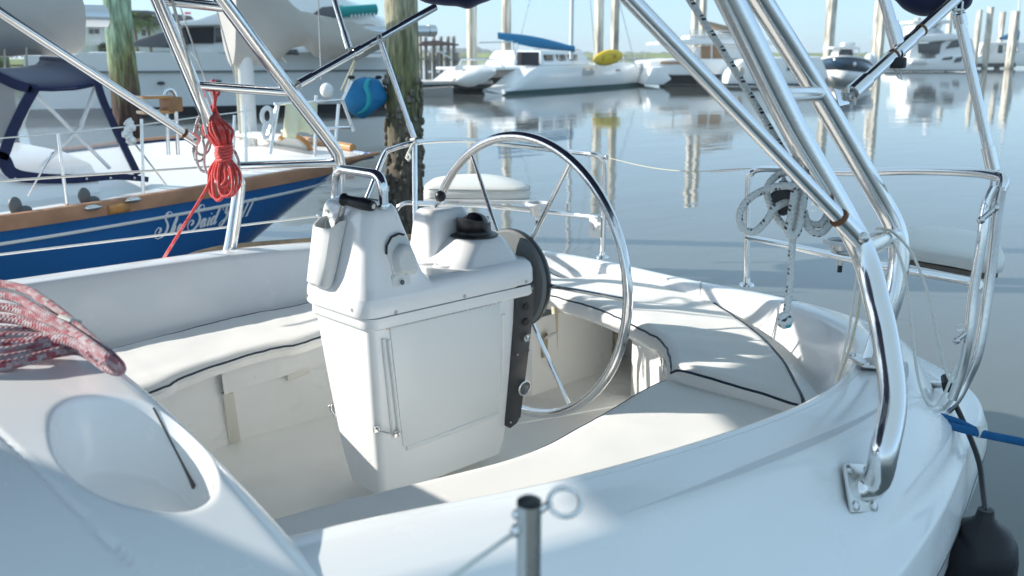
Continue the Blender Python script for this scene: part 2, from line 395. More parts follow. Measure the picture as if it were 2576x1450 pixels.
st(Z(2166, 858, .675), Z(2303, 915, .65), Z(2303, 915, .65) + V((.07, -.07, -.10)), Z(2452, 1115, .45) + V((.10, .02, 0)))
st(Z(2140, 824, .65), Z(2262, 846, .63), Z(2262, 846, .63) + V((.12, -.05, -.12)), (2.84, .95, .44))
st(Z(2057, 790, .61), Z(2192, 804, .605), Z(2192, 804, .605) + V((.13, -.03, -.13)), (3.10, 1.12, .43))
st(Z(1932, 752, .575), Z(1932, 733, .57), Z(1932, 733, .57) + V((.13, -.05, -.12)), (3.38, 1.55, .42))
st(Z(1780, 728, .54), Z(1780, 715, .535), Z(1780, 715, .535) + V((.13, -.02, -.10)), (3.55, 2.05, .41))
st(Z(1560, 671, .53), Z(1560, 660, .525), Z(1560, 660, .525) + V((.13, 0, -.10)), (3.6, 2.65, .41))
st(Z(1400, 641, .53), Z(1370, 628, .525), Z(1370, 628, .525) + V((.13, .02, -.10)), (3.58, 3.2, .42))
st((3.0, 3.40, .56), Z(1210, 612, .56), Z(1210, 612, .56) + V((.08, .13, -.1)), (3.3, 3.75, .43))
st((2.66, 3.52, .60), Z(1050, 602, .60), Z(1050, 602, .60) + V((.05, .13, -.1)), (2.9, 4.0, .44))
st((2.1, 3.58, .66), Z(760, 605, .66), Z(760, 605, .66) + V((0, .14, -.1)), (2.2, 4.12, .47))
st((1.65, 3.57, .68), Z(500, 633, .675), Z(500, 633, .675) + V((0, .14, -.1)), (1.7, 4.12, .49))
st((.9, 3.56, .685), Z(0, 706, .68), Z(0, 706, .68) + V((0, .14, -.1)), (.9, 4.1, .51))
st((-.3, 3.55, .70), (-.3, 3.72, .69), (-.3, 3.86, .58), (-.3, 4.05, .54))
st((-1.6, 3.50, .72), (-1.6, 3.68, .71), (-1.6, 3.8, .6), (-1.6, 3.95, .58))
def loft_boat():
    NS = 7
    prof = []                      # curves, each one point per station
    names = []
    def curve(fn):
        p = crv([fn(s) for s in ST], NS)
        for _ in range(2):                  # fair the line
            p = [sum((p[j] for j in range(max(0, i - w), min(len(p), i + w + 1))), V()) / (min(len(p), i + w + 1) - max(0, i - w)) for i, w in ((i, min(4, i, len(p) - 1 - i)) for i in range(len(p)))]
        return p
    inn = lambda s: V((s[0].x - s[1].x, s[0].y - s[1].y, 0)).normalized()
    C = []
    C.append(curve(lambda s: V((*(s[0] + inn(s) * .10).xy, .36))))
    C.append(curve(lambda s: V((*(s[0] + inn(s) * .075).xy, .46))))
    C.append(curve(lambda s: s[0] + inn(s) * .028 + V((0, 0, -.055))))
    C.append(curve(lambda s: s[0] + inn(s) * .012 + V((0, 0, -.022))))
    C.append(curve(lambda s: s[0] + inn(s) * .002 + V((0, 0, -.005))))
    C.append(curve(lambda s: s[0] - inn(s) * .012))
    C.append(curve(lambda s: s[0].lerp(s[1], .5) + V((0, 0, .004))))
    C.append(curve(lambda s: s[1] + inn(s) * .02))
    C.append(curve(lambda s: s[1] + V((0, 0, -.004))))
    C.append(curve(lambda s: s[1] - inn(s) * .03 + V((0, 0, -.022))))
    C.append(curve(lambda s: s[1].lerp(s[2], .65) + V((0, 0, -.012))))
    C.append(curve(lambda s: s[2]))
    C.append(curve(lambda s: s[2].lerp(s[3], .25) + V((0, 0, -.012))))
    C.append(curve(lambda s: s[2].lerp(s[3], .62) + V((0, 0, -.004))))
    C.append(curve(lambda s: s[2].lerp(s[3], .86) + V((0, 0, .02))))
    C.append(curve(lambda s: s[3].lerp(s[2], .05) + V((0, 0, .018))))
    C.append(curve(lambda s: s[3]))
    C.append(curve(lambda s: s[3] - inn(s) * .012 + V((0, 0, -.03))))
    C.append(curve(lambda s: s[3] - inn(s) * .014 + V((0, 0, -.075))))
    MB().grid(C).build('coaming', GEL, BOAT, smooth=50)
    H = [curve(lambda s: s[3] - inn(s) * .004 + V((0, 0, -.080))),
         curve(lambda s: s[3] - inn(s) * .002 + V((0, 0, -.17))),
         curve(lambda s: V((*(s[3] + inn(s) * .05).xy, .05))),
         curve(lambda s: V((*(s[3] + inn(s) * .16).xy, -.3))),
         curve(lambda s: V((*(s[3] + inn(s) * .34).xy, -.7)))]
    MB().grid(H).build('hull', OFFW, BOAT, smooth=50)
    mb = MB(); mb.tube(curve(lambda s: s[3] - inn(s) * .012 + V((0, 0, -.078))), .004, 6); mb.build('hull_joint_seam', mat('seam_grey', (.12, .12, .13), .6), BOAT)
    # non-skid panels moulded on the port coaming and quarter
    a, b = 3 * NS + 2, 10 * NS
    rows = []
    for f in (.10, .38, .62, .88):
        rows.append([C[5][i].lerp(C[8][i], f) + V((0, 0, .0008 + .0045 * f * (1 - f))) for i in range(a, b)])
    MB().grid(rows).build('nonskid_panel', NONSKID, BOAT, smooth=60)
    # moulded joints across the stern coaming
    for px in ((1745, 705), (2010, 775)):
        i = min(range(len(C[5])), key=lambda k: (C[6][k] - Z(px[0], px[1] + 8, .55)).length)
        MB().tube([C[k][i] + V((0, 0, .0005)) for k in range(1, 11)], .003, 6).build('coaming_joint', mat('joint_grey', (.45, .46, .47), .6), BOAT)  # thin grey line laid over each joint
    # weathered rub rail on the starboard gunwale
    MB().tube(crv([YP(1100, 597, 3.98), YP(1000, 597, 4.05), YP(880, 600, 4.1), YP(770, 607, 4.12), YP(620, 619, 4.12), YP(510, 636, 4.12), V((1.3, 4.1, .52)), V((-1.5, 3.98, .60))], 6), .016, 8).build('toe_rail', TEAKW, BOAT)
    return C
CO = loft_boat()
# --- cabin end beside the companionway (lower left): sloping trunk with an oval pocket
def cabin_end():
    sec = [(.60, .58), (.86, .70), (.95, .742), (1.04, .762), (1.22, .812), (1.34, .843), (1.5, .876), (1.62, .897), (1.75, .91), (2.0, .925), (2.4, .93), (3.0, .92)]
    def zs(y):
        for (a, za), (b, zb) in zip(sec, sec[1:]):
            if y <= b: return za + (zb - za) * max(0, (y - a)) / (b - a)
        return sec[-1][1]
    def zsm(y): return (zs(y - .05) + zs(y - .025) + zs(y) + zs(y + .025) + zs(y + .05)) / 5
    def zz(x, y): return zsm(y) + (0.66 - x) * 0.06
    l, r_, t_, b_ = Z(112, 1105, .885), Z(522, 1170, .845), Z(330, 1002, .89), Z(372, 1278, .828)
    c = (l + r_ + t_ + b_) / 4; A = (r_ - l) / 2; B = (b_ - t_) / 2
    def zg(x, y):
        z = zz(x, y)
        if x > .60: z -= .045 * ((x - .60) / .06) ** 2
        return z - .005 * smst(.006, .001, abs(x - .388 + (y - 1.4) * .12))
    X0, X1, Y0, Y1 = .30, .66, 1.0, 1.86
    xs = [-1.6, -1.0, -.6, -.3, -.1, .05, .15, .22, .27, X0]; ys = [.60, .7, .8, .86, .92, .97, Y0] + [Y0 + (Y1 - Y0) * i / 40 for i in range(1, 41)] + [1.95, 2.05, 2.2, 2.5, 3.0]
    mb = MB(); mb.grid([[V((x, y, zg(x, y))) for y in ys] for x in xs])
    xf = [X0 + (X1 - X0) * i / 60 for i in range(61)]
    for yy in ([q for q in ys if q <= Y0], [q for q in ys if q >= Y1]): mb.grid([[V((x, y, zg(x, y))) for y in yy] for x in xf])
    ye = [q for q in ys]; edge = [V((X1, y, zg(X1, y))) for y in ye]
    mb.grid([edge, [V((.664, q.y, q.z - .03)) for q in edge], [V((.664, q.y, -.02)) for q in edge]])
    NT = 160; ring = []
    for k in range(NT):                      # oval pocket: polar mesh from its floor out to the panel edges
        th = 2 * pi * k / NT; cu, sv = cos(th), sin(th); m = (abs(cu) ** 2.4 + abs(sv) ** 2.4) ** (-1 / 2.4)
        p = A * cu * m + B * sv * m; P = V((c.x + p.x, c.y + p.y)); d = V((p.x, p.y)); sh = V((A.x, A.y)) * -.03
        tmax = min([(X1 - c.x) / d.x if d.x > 0 else 99, (X0 - c.x) / d.x if d.x < 0 else 99, (Y1 - c.y) / d.y if d.y > 0 else 99, (Y0 - c.y) / d.y if d.y < 0 else 99])
        row = []
        for f in (0, .4, .7, .84, .89): q = V((c.x, c.y)) + sh + d * f; row.append(V((q.x, q.y, zz(q.x, q.y) - .135 + (.008 if f == .89 else 0))))
        for f, dz, s_ in ((.93, -.085, .6), (.965, -.035, .25), (.988, -.011, .08), (1.005, -.003, 0), (1.03, -.0005, 0)): q = V((c.x, c.y)) + sh * s_ + d * f; row.append(V((q.x, q.y, zg(q.x, q.y) + dz)))
        for i in range(1, 25): f = 1.03 + (tmax - 1.03) * i / 24; q = V((c.x, c.y)) + d * f; row.append(V((q.x, q.y, zg(q.x, q.y))))
        ring.append(row)
    mb.grid(ring, closed_v=True)
    mb.build('cabin_end', GEL, BOAT, smooth=50)
    from mathutils.bvhtree import BVHTree
    bt = BVHTree.FromPolygons(mb.v, mb.f); pts = []
    for i in range(13):
        f = i / 12; h = bt.ray_cast(CP, ray(386 + 104 * f, 1026 + 200 * f).normalized())
        if h[0]: pts.append(h[0] - ray(400, 1100).normalized() * .001)
    MB().tube(pts, [.0019 + .0035 * (i / 12) ** 6 for i in range(len(pts))], 6).build('pocket_seam', mat('seam_sealant', (.10, .09, .08), .6), BOAT)
    return zz
CABZ = cabin_end()
# --- sole, seat risers, benches
def interior():
    # sole
    rows = []
    for i in range(30):
        x = .5 + 3.1 * i / 29
        rows.append([V((x, 1.55 + 1.95 * k / 20, 0.012 * sin(pi * k / 20))) for k in range(21)])
    MB().grid(rows).build('cockpit_sole', SOLE, BOAT, smooth=60)
    # starboard seat riser, toe-in at the foot, with an overhanging locker lid
    front = crv([(.6, 2.86, .40), (1.13, 2.905, .40), (1.44, 3.01, .40), (1.81, 3.07, .40), (2.3, 3.10, .40), (2.8, 3.06, .40)], 8)
    foot = crv([(.6, 3.12, 0), (1.13, 3.16, 0), (1.57, 3.25, 0), (1.96, 3.25, 0), (2.4, 3.2, 0), (2.8, 3.0, 0)], 8)
    rows = [[p + V((0, .5, -.005)) for p in front], [p + V((0, .05, 0)) for p in front], [p + V((0, .02, -.01)) for p in front]]
    for k in range(1, 8): rows.append([a.lerp(b, k / 7) + V((0, .02 * (1 - k / 7), 0)) for a, b in zip(front, foot)])
    rows.append([p + V((0, -.04, -.005)) for p in foot])
    MB().grid(rows).build('seat_riser', GELD, BOAT, smooth=40)
    lid = [p for p in front if p.x > 1.40]
    lf = [a.lerp(b, .30) for a, b in zip(front, foot) if a.x > 1.40]
    rows = [[p + V((0, .06, .004)) for p in lid], [p + V((0, .0, .003)) for p in lid], [p + V((0, -.012, -.012)) for p in lid]]
    for k in range(1, 6): rows.append([a.lerp(b, k / 5) + V((0, -.012, 0)) for a, b in zip(lid, lf)])
    rows.append([p + V((0, .035, -.002)) for p in lf])
    MB().grid(rows).build('locker_lid', GELD, BOAT, smooth=40)
    # finger pull under the lid and the drain channel at its forward end
    def on_riser(px, py):      # point on the riser seen at a pixel
        best = None
        for a, b in zip(front, foot):
            for k in range(0, 41):
                q = a.lerp(b, k / 40); d = (q - CP); t = d.dot(FW); x = 1288 + FPX * d.dot(VR) / t; y = 725 - FPX * d.dot(VU) / t
                e = (x - px) ** 2 + (y - py) ** 2
                if best is None or e < best[0]: best = (e, q)
        return best[1]
    q0, q1 = on_riser(715, 948), on_riser(768, 930)
    MB().prism([q0 + V((0, -.022, .012)), q1 + V((0, -.022, .012)), q1 + V((0, -.022, -.016)), q0 + V((0, -.022, -.016))], (0, .03, 0)).build('finger_pull', mat('recess_shade_sealant', (.68, .66, .58), .5), BOAT, bev=.008)  # shade of the recess is put into the colour of a proud block
    q = [on_riser(567, 990), on_riser(594, 985), on_riser(600, 1108), on_riser(582, 1118)]
    MB().prism([p + V((0, -.006, 0)) for p in q], (0, .06, 0)).build('drain_channel', MATS['recess_shade_sealant'], BOAT, bev=.004)  # same tone carries the shade inside the channel
    # port bench
    pf = crv([(.64, 1.86, .40), (1.05, 1.86, .40), (1.32, 1.81, .40), (1.67, 1.76, .40), (2.0, 1.79, .40), (2.36, 1.86, .40), (2.55, 1.88, .40)], 8)
    rows = [[V((p.x, 1.0, .395)) for p in pf], [p + V((0, -.03, -.002)) for p in pf], [p + V((0, 0, -.02)) for p in pf], [V((p.x, p.y - .05, .0)) for p in pf]]
    MB().grid(rows).build('port_bench', GEL, BOAT, smooth=40)
    # helm bench across the stern, its lip, the boxes under it and the walk-through between them
    fr = crv([(2.86, 3.12, .43), (2.95, 2.86, .43), (2.92, 2.55, .43), (2.81, 2.21, .43), (2.72, 2.06, .43), (2.52, 1.86, .43), (2.5, 1.5, .43), (2.46, 1.15, .43)], 8)
    bk = crv([(3.3, 3.3, .43), (3.42, 3.1, .43), (3.42, 2.75, .43), (3.28, 2.3, .43), (3.12, 2.05, .43), (2.98, 1.75, .43), (2.8, 1.5, .43), (2.55, 1.15, .43)], 8)
    dn = lambda p, k, z: V((*p.lerp(bk[fr.index(p)], k).xy, z))
    rows = [bk, [dn(p, .05, .43) for p in fr], [dn(p, .0, .42) for p in fr], [dn(p, -.01, .385) for p in fr], [dn(p, .02, .365) for p in fr], [dn(p, .12, .355) for p in fr], [dn(p, 1, .355) for p in fr]]
    MB().grid(rows).build('helm_bench', GEL, BOAT, smooth=40)
    # starboard side of the walk-through
    a0, a1 = Z(1338, 1002, 0), Z(1531, 930, 0)
    rows = []
    for k in range(6):
        z = .36 * (1 - k / 5); rows.append([V((a0.x - .35, a0.y + .32 - .03 * k / 5, z)), V((a0.x - .04, a0.y + .05, z)), V((a0.x, a0.y, z)), V((a1.x, a1.y - .02, z)), V((a1.x + .02, a1.y + .03, z)), V((a1.x + .02, a1.y + .4, z))])
    MB().grid(rows).build('starboard_stern_locker', GELD, BOAT, smooth=30)
    d = (a1 - a0).normalized(); nn = V((d.y, -d.x, 0))
    def onw(px, py):
        r0 = ray(px, py); t = (a0 - CP).dot(nn) / r0.dot(nn); return CP + r0 * t
    MB().prism([onw(*q) + nn * .006 for q in ((1392, 772), (1455, 778), (1460, 872), (1400, 902))], nn * -.02).build('beige_access_panel', BEIGE, BOAT, bev=.004)
    MB().box(onw(1366, 868) + nn * .01, (.03, .012, .11), rotz(atan2(d.y, d.x))).build('latch_plate', mat('stained_latch', (.42, .36, .26), .5, .3), BOAT, bev=.003)
    MB().tube([onw(1362, 850) + nn * .02, onw(1370, 838) + nn * .04, onw(1380, 832) + nn * .045], [.006, .008, .005], 8).build('latch_lever', BRUSH, BOAT)
    MB().prism([onw(*q) + nn * .012 for q in ((1539, 800), (1556, 808), (1556, 865), (1544, 866))], nn * -.02).build('step_bracket', BEIGE, BOAT, bev=.003)
    # port box: diagonal face with an inset door
    c0, c1, c2 = Z(1586, 1006, 0), V((2.80, 2.14, 0)), V((2.56, 1.89, 0))
    pts = [c0 + V((.3, .0, 0)), c0, c1, c2, V((2.54, 1.4, 0))]
    MB().grid([[V((*p.xy, .36)) for p in pts], [V((*p.xy, 0)) for p in pts]]).build('port_stern_locker', GELD, BOAT, smooth=20)
    f = (c2 - c1).normalized(); fn = V((-f.y, f.x, 0)); fn = fn if fn.dot(CP - c1) > 0 else -fn
    poly = [c1.lerp(c2, .12) + V((0, 0, .34)), c1.lerp(c2, .06) + V((0, 0, .08)), c1.lerp(c2, .75) + V((0, 0, .03)), c1.lerp(c2, .99) + V((0, 0, .34))]
    MB().prism([p + fn * .006 for p in poly], fn * -.012).build('locker_door', GEL, BOAT, bev=.004)
    # round inspection plate by the locker
    q = Z(1560, 985, .012)
    MB().lathe([(.09, 0), (.09, .006), (.075, .010), (.07, .008), (0, .009)], q, n=28).build('deck_plate', WHITEP, BOAT, smooth=40)
    # low step across the sole aft of the pedestal
    s0, s1 = Z(1335, 1060, .02), Z(1600, 1012, .02)
    MB().prism([Z(1300, 1075, 0), Z(1600, 1022, 0), Z(1600, 1004, 0), Z(1345, 1012, 0)], (0, 0, .018)).build('sole_step', SOLE, BOAT, bev=.006)
interior()
# ------------------------------------------------------------------ steering pedestal
PY = 2.41
def rrect(x0, x1, y0, y1, r, z, n=5, tilt=None):
    pts = []
    for (cx, cy, a0) in ((x1 - r, y1 - r, 0), (x0 + r, y1 - r, pi / 2), (x0 + r, y0 + r, pi), (x1 - r, y0 + r, 3 * pi / 2)):
        for k in range(n + 1):
            a = a0 + pi / 2 * k / n; pts.append(V((cx + r * cos(a), cy + r * sin(a), z)))
    return pts
def loft_loops(loops, cap0=True, cap1=True):
    mb = MB(); mb.grid(loops, closed_u=True); n = len(loops[0])
    if cap0: mb.f.append(list(range(n - 1, -1, -1)))
    if cap1: mb.f.append([(len(loops) - 1) * n + k for k in range(n)])
    return mb
def plane_hit(px, py, p0, nrm):
    r0 = ray(px, py); return CP + r0 * ((p0 - CP).dot(nrm) / r0.dot(nrm))
def disc(c, nrm, r, h, n=20, inner=None):
    if inner is None: return MB().lathe([(r, 0), (r, h * .7), (r * .9, h), (0, h)], c, nrm, n)
    return MB().lathe([(r, 0), (r, h * .8), (r * .93, h), (inner, h), (inner * .97, h * .4), (0, h * .4)], c, nrm, n)
PED = thing('steering_pedestal', (1.95, PY, 0), 'white moulded steering pedestal with compass and side locker in the cockpit', 'pedestal')
def body_at(z):
    f = (z - .07) / .63; f = max(0, min(1, f)); f2 = f ** .8
    sh = .04 * (1 - f); return (1.655 - .10 * f2, 2.19 + .045 * f2, PY + sh - .096 - .064 * f2, PY + sh + .096 + .060 * f2)
def make_pedestal():
    loops = []
    for i in range(15):
        z = .07 + .63 * i / 14; x0, x1, y0, y1 = body_at(z); loops.append(rrect(x0, x1, y0, y1, .028, z, 6))
    loops = [rrect(1.67, 2.18, PY - .04, PY + .12, .03, .066, 6)] + loops + [rrect(1.56, 2.228, PY - .146, PY + .146, .035, .71, 6)]
    loft_loops(loops).build('lower_body', PEDG, PED, smooth=50)
    # small step under the console
    x0, x1, y0, y1 = body_at(.70)
    loft_loops([rrect(x0 - .006, x1 + .006, y0 - .006, y1 + .006, .04, .675, 6), rrect(x0 - .012, x1 + .012, y0 - .012, y1 + .012, .045, .682, 6), rrect(x0 - .012, x1 + .012, y0 - .012, y1 + .012, .045, .712, 6)]).build('body_rim', PEDG, PED, smooth=50)
    # console: skirt, deck, tower
    a0, a1, b0, b1 = 1.525, 2.252, PY - .172, PY + .172
    L = [rrect(a0 + .004, a1 - .004, b0 + .004, b1 - .004, .05, .715, 6), rrect(a0, a1, b0, b1, .05, .722, 6), rrect(a0 + .002, a1, b0 + .003, b1 - .003, .05, .765, 6),
         rrect(a0 + .012, a1 - .004, b0 + .010, b1 - .010, .05, .785, 6), rrect(a0 + .03, a1 - .014, b0 + .024, b1 - .024, .05, .797, 6),
         rrect(a0 + .05, a1 - .04, b0 + .045, b1 - .045, .05, .800, 6)]
    loft_loops(L).build('console', PEDG, PED, smooth=50)
    L = []
    for z, xa, xb, w, r in ((.770, 1.530, 1.86, .168, .045), (.795, 1.541, 1.81, .158, .045), (.82, 1.549, 1.785, .151, .042), (.88, 1.560, 1.760, .143, .04), (.94, 1.569, 1.738, .136, .04), (1.0, 1.578, 1.716, .131, .04), (1.025, 1.584, 1.706, .126, .036), (1.038, 1.594, 1.694, .116, .028), (1.042, 1.608, 1.68, .10, .02)):
        L.append(rrect(xa, xb, PY - w, PY + w, r, z, 6))
    loft_loops(L).build('console_tower', PEDG, PED, smooth=50)
    # compass hump and throttle block
    L = []
    for z, xa, xb, ya, yb, r in ((.785, 1.90, 2.225, PY - .15, PY + .13, .06), (.802, 1.925, 2.215, PY - .135, PY + .12, .06), (.83, 1.965, 2.205, PY - .118, PY + .10, .05), (.862, 2.0, 2.195, PY - .098, PY + .08, .06), (.873, 2.012, 2.188, PY - .090, PY + .07, .06), (.878, 2.03, 2.172, PY - .075, PY + .055, .05)):
        L.append(rrect(xa, xb, ya, yb, r, z, 6))
    loft_loops(L).build('compass_hump', PEDG, PED, smooth=50)
    L = []
    for z, xa, xb, ya, yb, r in ((.785, 1.93, 2.16, PY + .02, PY + .165, .03), (.85, 1.942, 2.15, PY + .03, PY + .16, .03), (.92, 1.952, 2.14, PY + .045, PY + .155, .03), (.955, 1.96, 2.132, PY + .052, PY + .15, .03), (.966, 1.972, 2.12, PY + .062, PY + .14, .022)):
        L.append(rrect(xa, xb, ya, yb, r, z, 5))
    loft_loops(L).build('throttle_block', PEDG, PED, smooth=50)
    b = V((2.03, PY + .11, .964)); t = XP(1108, 497, 2.05)
    MB().tube([b, b.lerp(t, .5) + V((.004, 0, 0)), t], .006, 10).build('throttle_lever', STEEL, PED)
    MB().sphere(t + V((0, 0, .004)), .0195).build('throttle_knob', BLACKP, PED, smooth=80)
    # compass
    c = V((2.10, PY - .01, .877)); up = V((0, 0, 1))
    comp = MB().lathe([(.082, 0), (.082, .004), (.075, .007), (.062, .008), (.058, .02), (.056, .044), (.05, .047), (0, .047)], c, up, 32).build('compass', BLACKP, PED, smooth=40)
    MB().lathe([(.050, .0), (.047, .018), (.036, .034), (.02, .043), (0, .046)], c + V((.006, 0, .034)), V((.28, 0, 1)), 28).build('dome', SMOKE, comp, smooth=80)
    q = c + V((.045, .004, .05)); MB().box(q + V((.012, -.012, .004)), (.003, .008, .012)).build('card_mark', WHITE, comp)
    # hood that shades the forward half of the dome
    rows = []
    for i in range(13):
        a = pi * .5 + pi * (i / 12); rows.append([c + V((cos(a) * .060, sin(a) * .060, .018)), c + V((cos(a) * .060, sin(a) * .060, .05 + .012 * sin(pi * i / 12))), c + V((cos(a) * .052, sin(a) * .052, .052 + .012 * sin(pi * i / 12)))])
    MB().grid(rows).build('compass_hood', BLACKP, comp, smooth=50, solid=.004)
    # cup holders in the console deck
    for px in ((1079, 659), (1126, 667)):
        q = Z(px[0], px[1], .801)
        cu = MB().lathe([(.046, .0), (.046, .004), (.041, .006), (.036, .004), (.034, .001)], q, up, 28).build('cup_holder', PEDG, PED, smooth=50)
        MB().lathe([(.035, .0005), (.0, .0012)], q, up, 28).build('holder_bottom', BLACKP if px[0] < 1100 else mat('holder_grey', (.30, .31, .31), .5), cu)
    # grab guard
    ga, gb = XP(848, 502, 1.645), XP(965, 520, 1.645)
    ga.z = gb.z = 1.03; gb.x = ga.x = 1.645
    zt = (XP(905, 433, 1.645)).z
    pts = bend([ga, V((1.645, ga.y, zt)), V((1.645, gb.y, zt)), gb], .085, 12)
    MB().tube(pts, .0150, 16).build('grab_guard', STEEL, PED, smooth=60)
    for q in (ga, gb): MB().lathe([(.02, 0), (.019, .006), (.013, .007)], V((1.645, q.y, 1.039)), up, 20).build('guard_flange', STEEL, PED)
    # port face: locker door with hinge, frame ribs and catch
    p1 = V((1.9, body_at(.65)[2], .65)); p2 = V((1.9, body_at(.12)[2], .12)); nr = V((0, -(p1.z - p2.z), -(p2.y - p1.y))).normalized()
    nr = V((0, -1, 0)) + V((0, 0, -(p2.y - p1.y) / (p1.z - p2.z))); nr.normalize()
    H = lambda x, y, o=0: plane_hit(x, y, p1, nr) + nr * o
    door = MB().prism([H(*q, .007) for q in ((978, 822), (1256, 760), (1252, 1034), (1012, 1124))], nr * -.012).build('locker_door', PANELG, PED, bev=.004)
    hm = MB(); a, b = H(972, 822, .009), H(1257, 757, .009)
    n = 26
    for i in range(n):
        s = a.lerp(b, (i + .08) / n); e = a.lerp(b, (i + .92) / n); hm.cyl(s, e, .0042, 8)
    hm.build('piano_hinge', BRUSH, door)
    MB().tube([H(970, 827, .003), H(1000, 818, .0035), H(1060, 805, .003)], [.003, .005, .002], 8, flat=.7).build('rust_streak', mat('rust_stain', (.42, .22, .08), .8), door)
    MB().tube([H(962, 852, .004), H(976, 1000, .004), H(985, 1085, .004)], .006, 10).build('door_rib', PANELG, PED)
    MB().tube([H(974, 852, .007), H(986, 960, .008), H(1000, 1085, .008)], .0055, 10).build('door_rib', PANELG, PED)
    MB().tube([H(1264, 790, .002), H(1263, 900, .004), H(1262, 985, .002)], .009, 10).build('door_rib', PANELG, PED)
    MB().tube([H(1020, 1126, .002), H(1140, 1082, .004), H(1250, 1040, .002)], .010, 10).build('door_rib', PANELG, PED)
    def catch(q, d, par_):
        mb = MB(); mb.box(q, (.022, .006, .02)); mb.cyl(q + V((0, -.01, -.002)), q + V((0, -.01, .008)), .005, 10)
        o = mb.build('door_catch', STEEL, par_, bev=.0015); return o
    catch(H(945, 1078, .006), 0, PED); catch(H(993, 1088, .012), 0, PED)
    MB().tube([H(948, 1080, .014), H(970, 1084, .02), H(990, 1086, .018)], .0025, 8).build('catch_hook', STEEL, PED)
    q = V((body_at(.36)[0] + .02, PY + .118, .36)); x0_, _, _, y1_ = body_at(.33); q = V((x0_ + .012, y1_ + .002, .33))
    mb = MB(); mb.box(q, (.008, .016, .05)); mb.tube([q + V((-.01, .01, .015)), q + V((-.014, .0, -.0)), q + V((-.01, -.012, -.015))], .004, 8); mb.sphere(q + V((-.012, .006, .012)), .007); mb.build('side_catch', STEEL, PED, bev=.001)
    # dark engine panel with switches, key and gauge
    out = [H(*q, .008) for q in ((1294, 726), (1298, 719), (1337, 711), (1342, 716), (1336, 800), (1322, 920), (1306, 1048), (1296, 1064), (1280, 1076), (1268, 1070), (1269, 1050), (1280, 930), (1290, 810))]
    pan = MB().prism(out, nr * -.012).build('engine_panel', DGREY, PED, bev=.002)
    for px, r in (((1318, 770), .0125), ((1318, 808), .0145)):
        disc(H(*px, .007), nr, r, .006).build('push_button', BLACKP, pan, smooth=40)
    k = disc(H(1318, 846, .007), nr, .016, .012, inner=.011).build('key_switch', STEEL, pan, smooth=40)
    MB().box(H(1318, 846, .0135), (.002, .002, .010)).build('key_slot', BLACKP, k)
    gz = disc(H(1312, 972, .007), nr, .030, .012, 28, inner=.024).build('hour_gauge', STEEL, pan, smooth=40)
    MB().lathe([(.0245, .0), (0, .001)], H(1312, 972, .0125), nr, 28).build('gauge_face', GLASSD, gz)
    for px in ((1303, 733), (1334, 723), (1327, 880), (1297, 890), (1280, 1060), (1301, 1052)):
        disc(H(*px, .008), nr, .0045, .003, 10).build('panel_screw', STEEL, pan)
    # screws along the console skirt
    nf = V((-1, 0, 0)); SK = V((1.95, PY - .172, .74)); FR = V((1.525, PY, .74))
    for px in ((996, 786), (1169, 746), (1323, 709)):
        q = plane_hit(*px, SK, V((0, -1, 0))); disc(q + V((0, .001, 0)), V((0, -1, 0)), .006, .003, 12, inner=.004).build('skirt_screw', BRUSH, PED)
    for px in ((770, 742), (885, 781)):
        q = plane_hit(*px, FR, nf); disc(q + V((.003, 0, 0)), nf, .006, .004, 12, inner=.004).build('skirt_screw', BRUSH, PED)
    q = plane_hit(884, 907, V((body_at(.52)[0], PY, .52)), nf); disc(q + V((.004, 0, 0)), nf, .008, .008, 12, inner=.004).build('body_bolt', WHITEP, PED)
    # switch cover and button plate on the tower's port side
    w0 = V((1.66, PY - .151, .82)); n2 = V((0, -.18, .020)).normalized()
    T = lambda x, y, o=0: plane_hit(x, y, w0, n2) + n2 * o
    oval = [T(*q, .005) for q in ((973, 620), (985, 598), (1005, 590), (1025, 600), (1040, 640), (1046, 690), (988, 692), (980, 660), (972, 640))]
    sp = MB().prism(oval, n2 * -.010).build('switch_plate', WHITEP, PED, bev=.0025)
    base = [(993, 688), (984, 660), (986, 632), (1001, 612), (1019, 614), (1034, 640), (1042, 684)]
    lp = [T(*q, .005) for q in base]; c0 = T(1012, 655, .022); rows = [lp, [p.lerp(c0, .06) + n2 * .016 for p in lp], [p.lerp(c0, .2) + n2 * .022 for p in lp], [p.lerp(c0, .6) + n2 * .016 for p in lp], [c0 + n2 * .004] * len(lp)]
    MB().grid(rows, closed_u=True).build('switch_cover', WHITEP, sp, smooth=50)
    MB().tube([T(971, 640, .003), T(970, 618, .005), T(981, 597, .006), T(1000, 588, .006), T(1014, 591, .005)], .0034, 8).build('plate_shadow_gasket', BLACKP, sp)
    bp = MB().prism([T(*q, .004) for q in ((984, 694), (1030, 688), (1031, 726), (987, 735))], n2 * -.008).build('button_plate', WHITEP, PED, bev=.001)
    disc(T(1008, 710, .004), n2, .0105, .004, 20, inner=.0085).build('button_ring', STEEL, bp); disc(T(1008, 710, .006), n2, .008, .004, 18).build('button', GREYP, bp, smooth=40)
    for px in ((990, 731), (1026, 724), (988, 698), (1020, 690)): disc(T(*px, .004), n2, .003, .002, 8).build('plate_screw', BRUSH, bp)
    # foot: round post and its ring on the sole
    fp = Z(910, 1222, .02)
    MB().lathe([(.062, 0), (.062, .07), (.05, .10)], V((1.78, PY + .03, .0)), up, 28).build('post', PEDG, PED, smooth=50)
    MB().lathe([(.115, 0.010), (.115, .017), (.108, .02), (.0, .021)], V((1.78, PY, 0)), up, 36).build('floor_ring', GEL, PED, smooth=40)
    MB().lathe([(.118, 0.011), (.1155, .0175), (.113, .012)], V((1.78, PY, 0)), up, 36).build('ring_sealant', MATS['recess_shade_sealant'], PED, smooth=40)
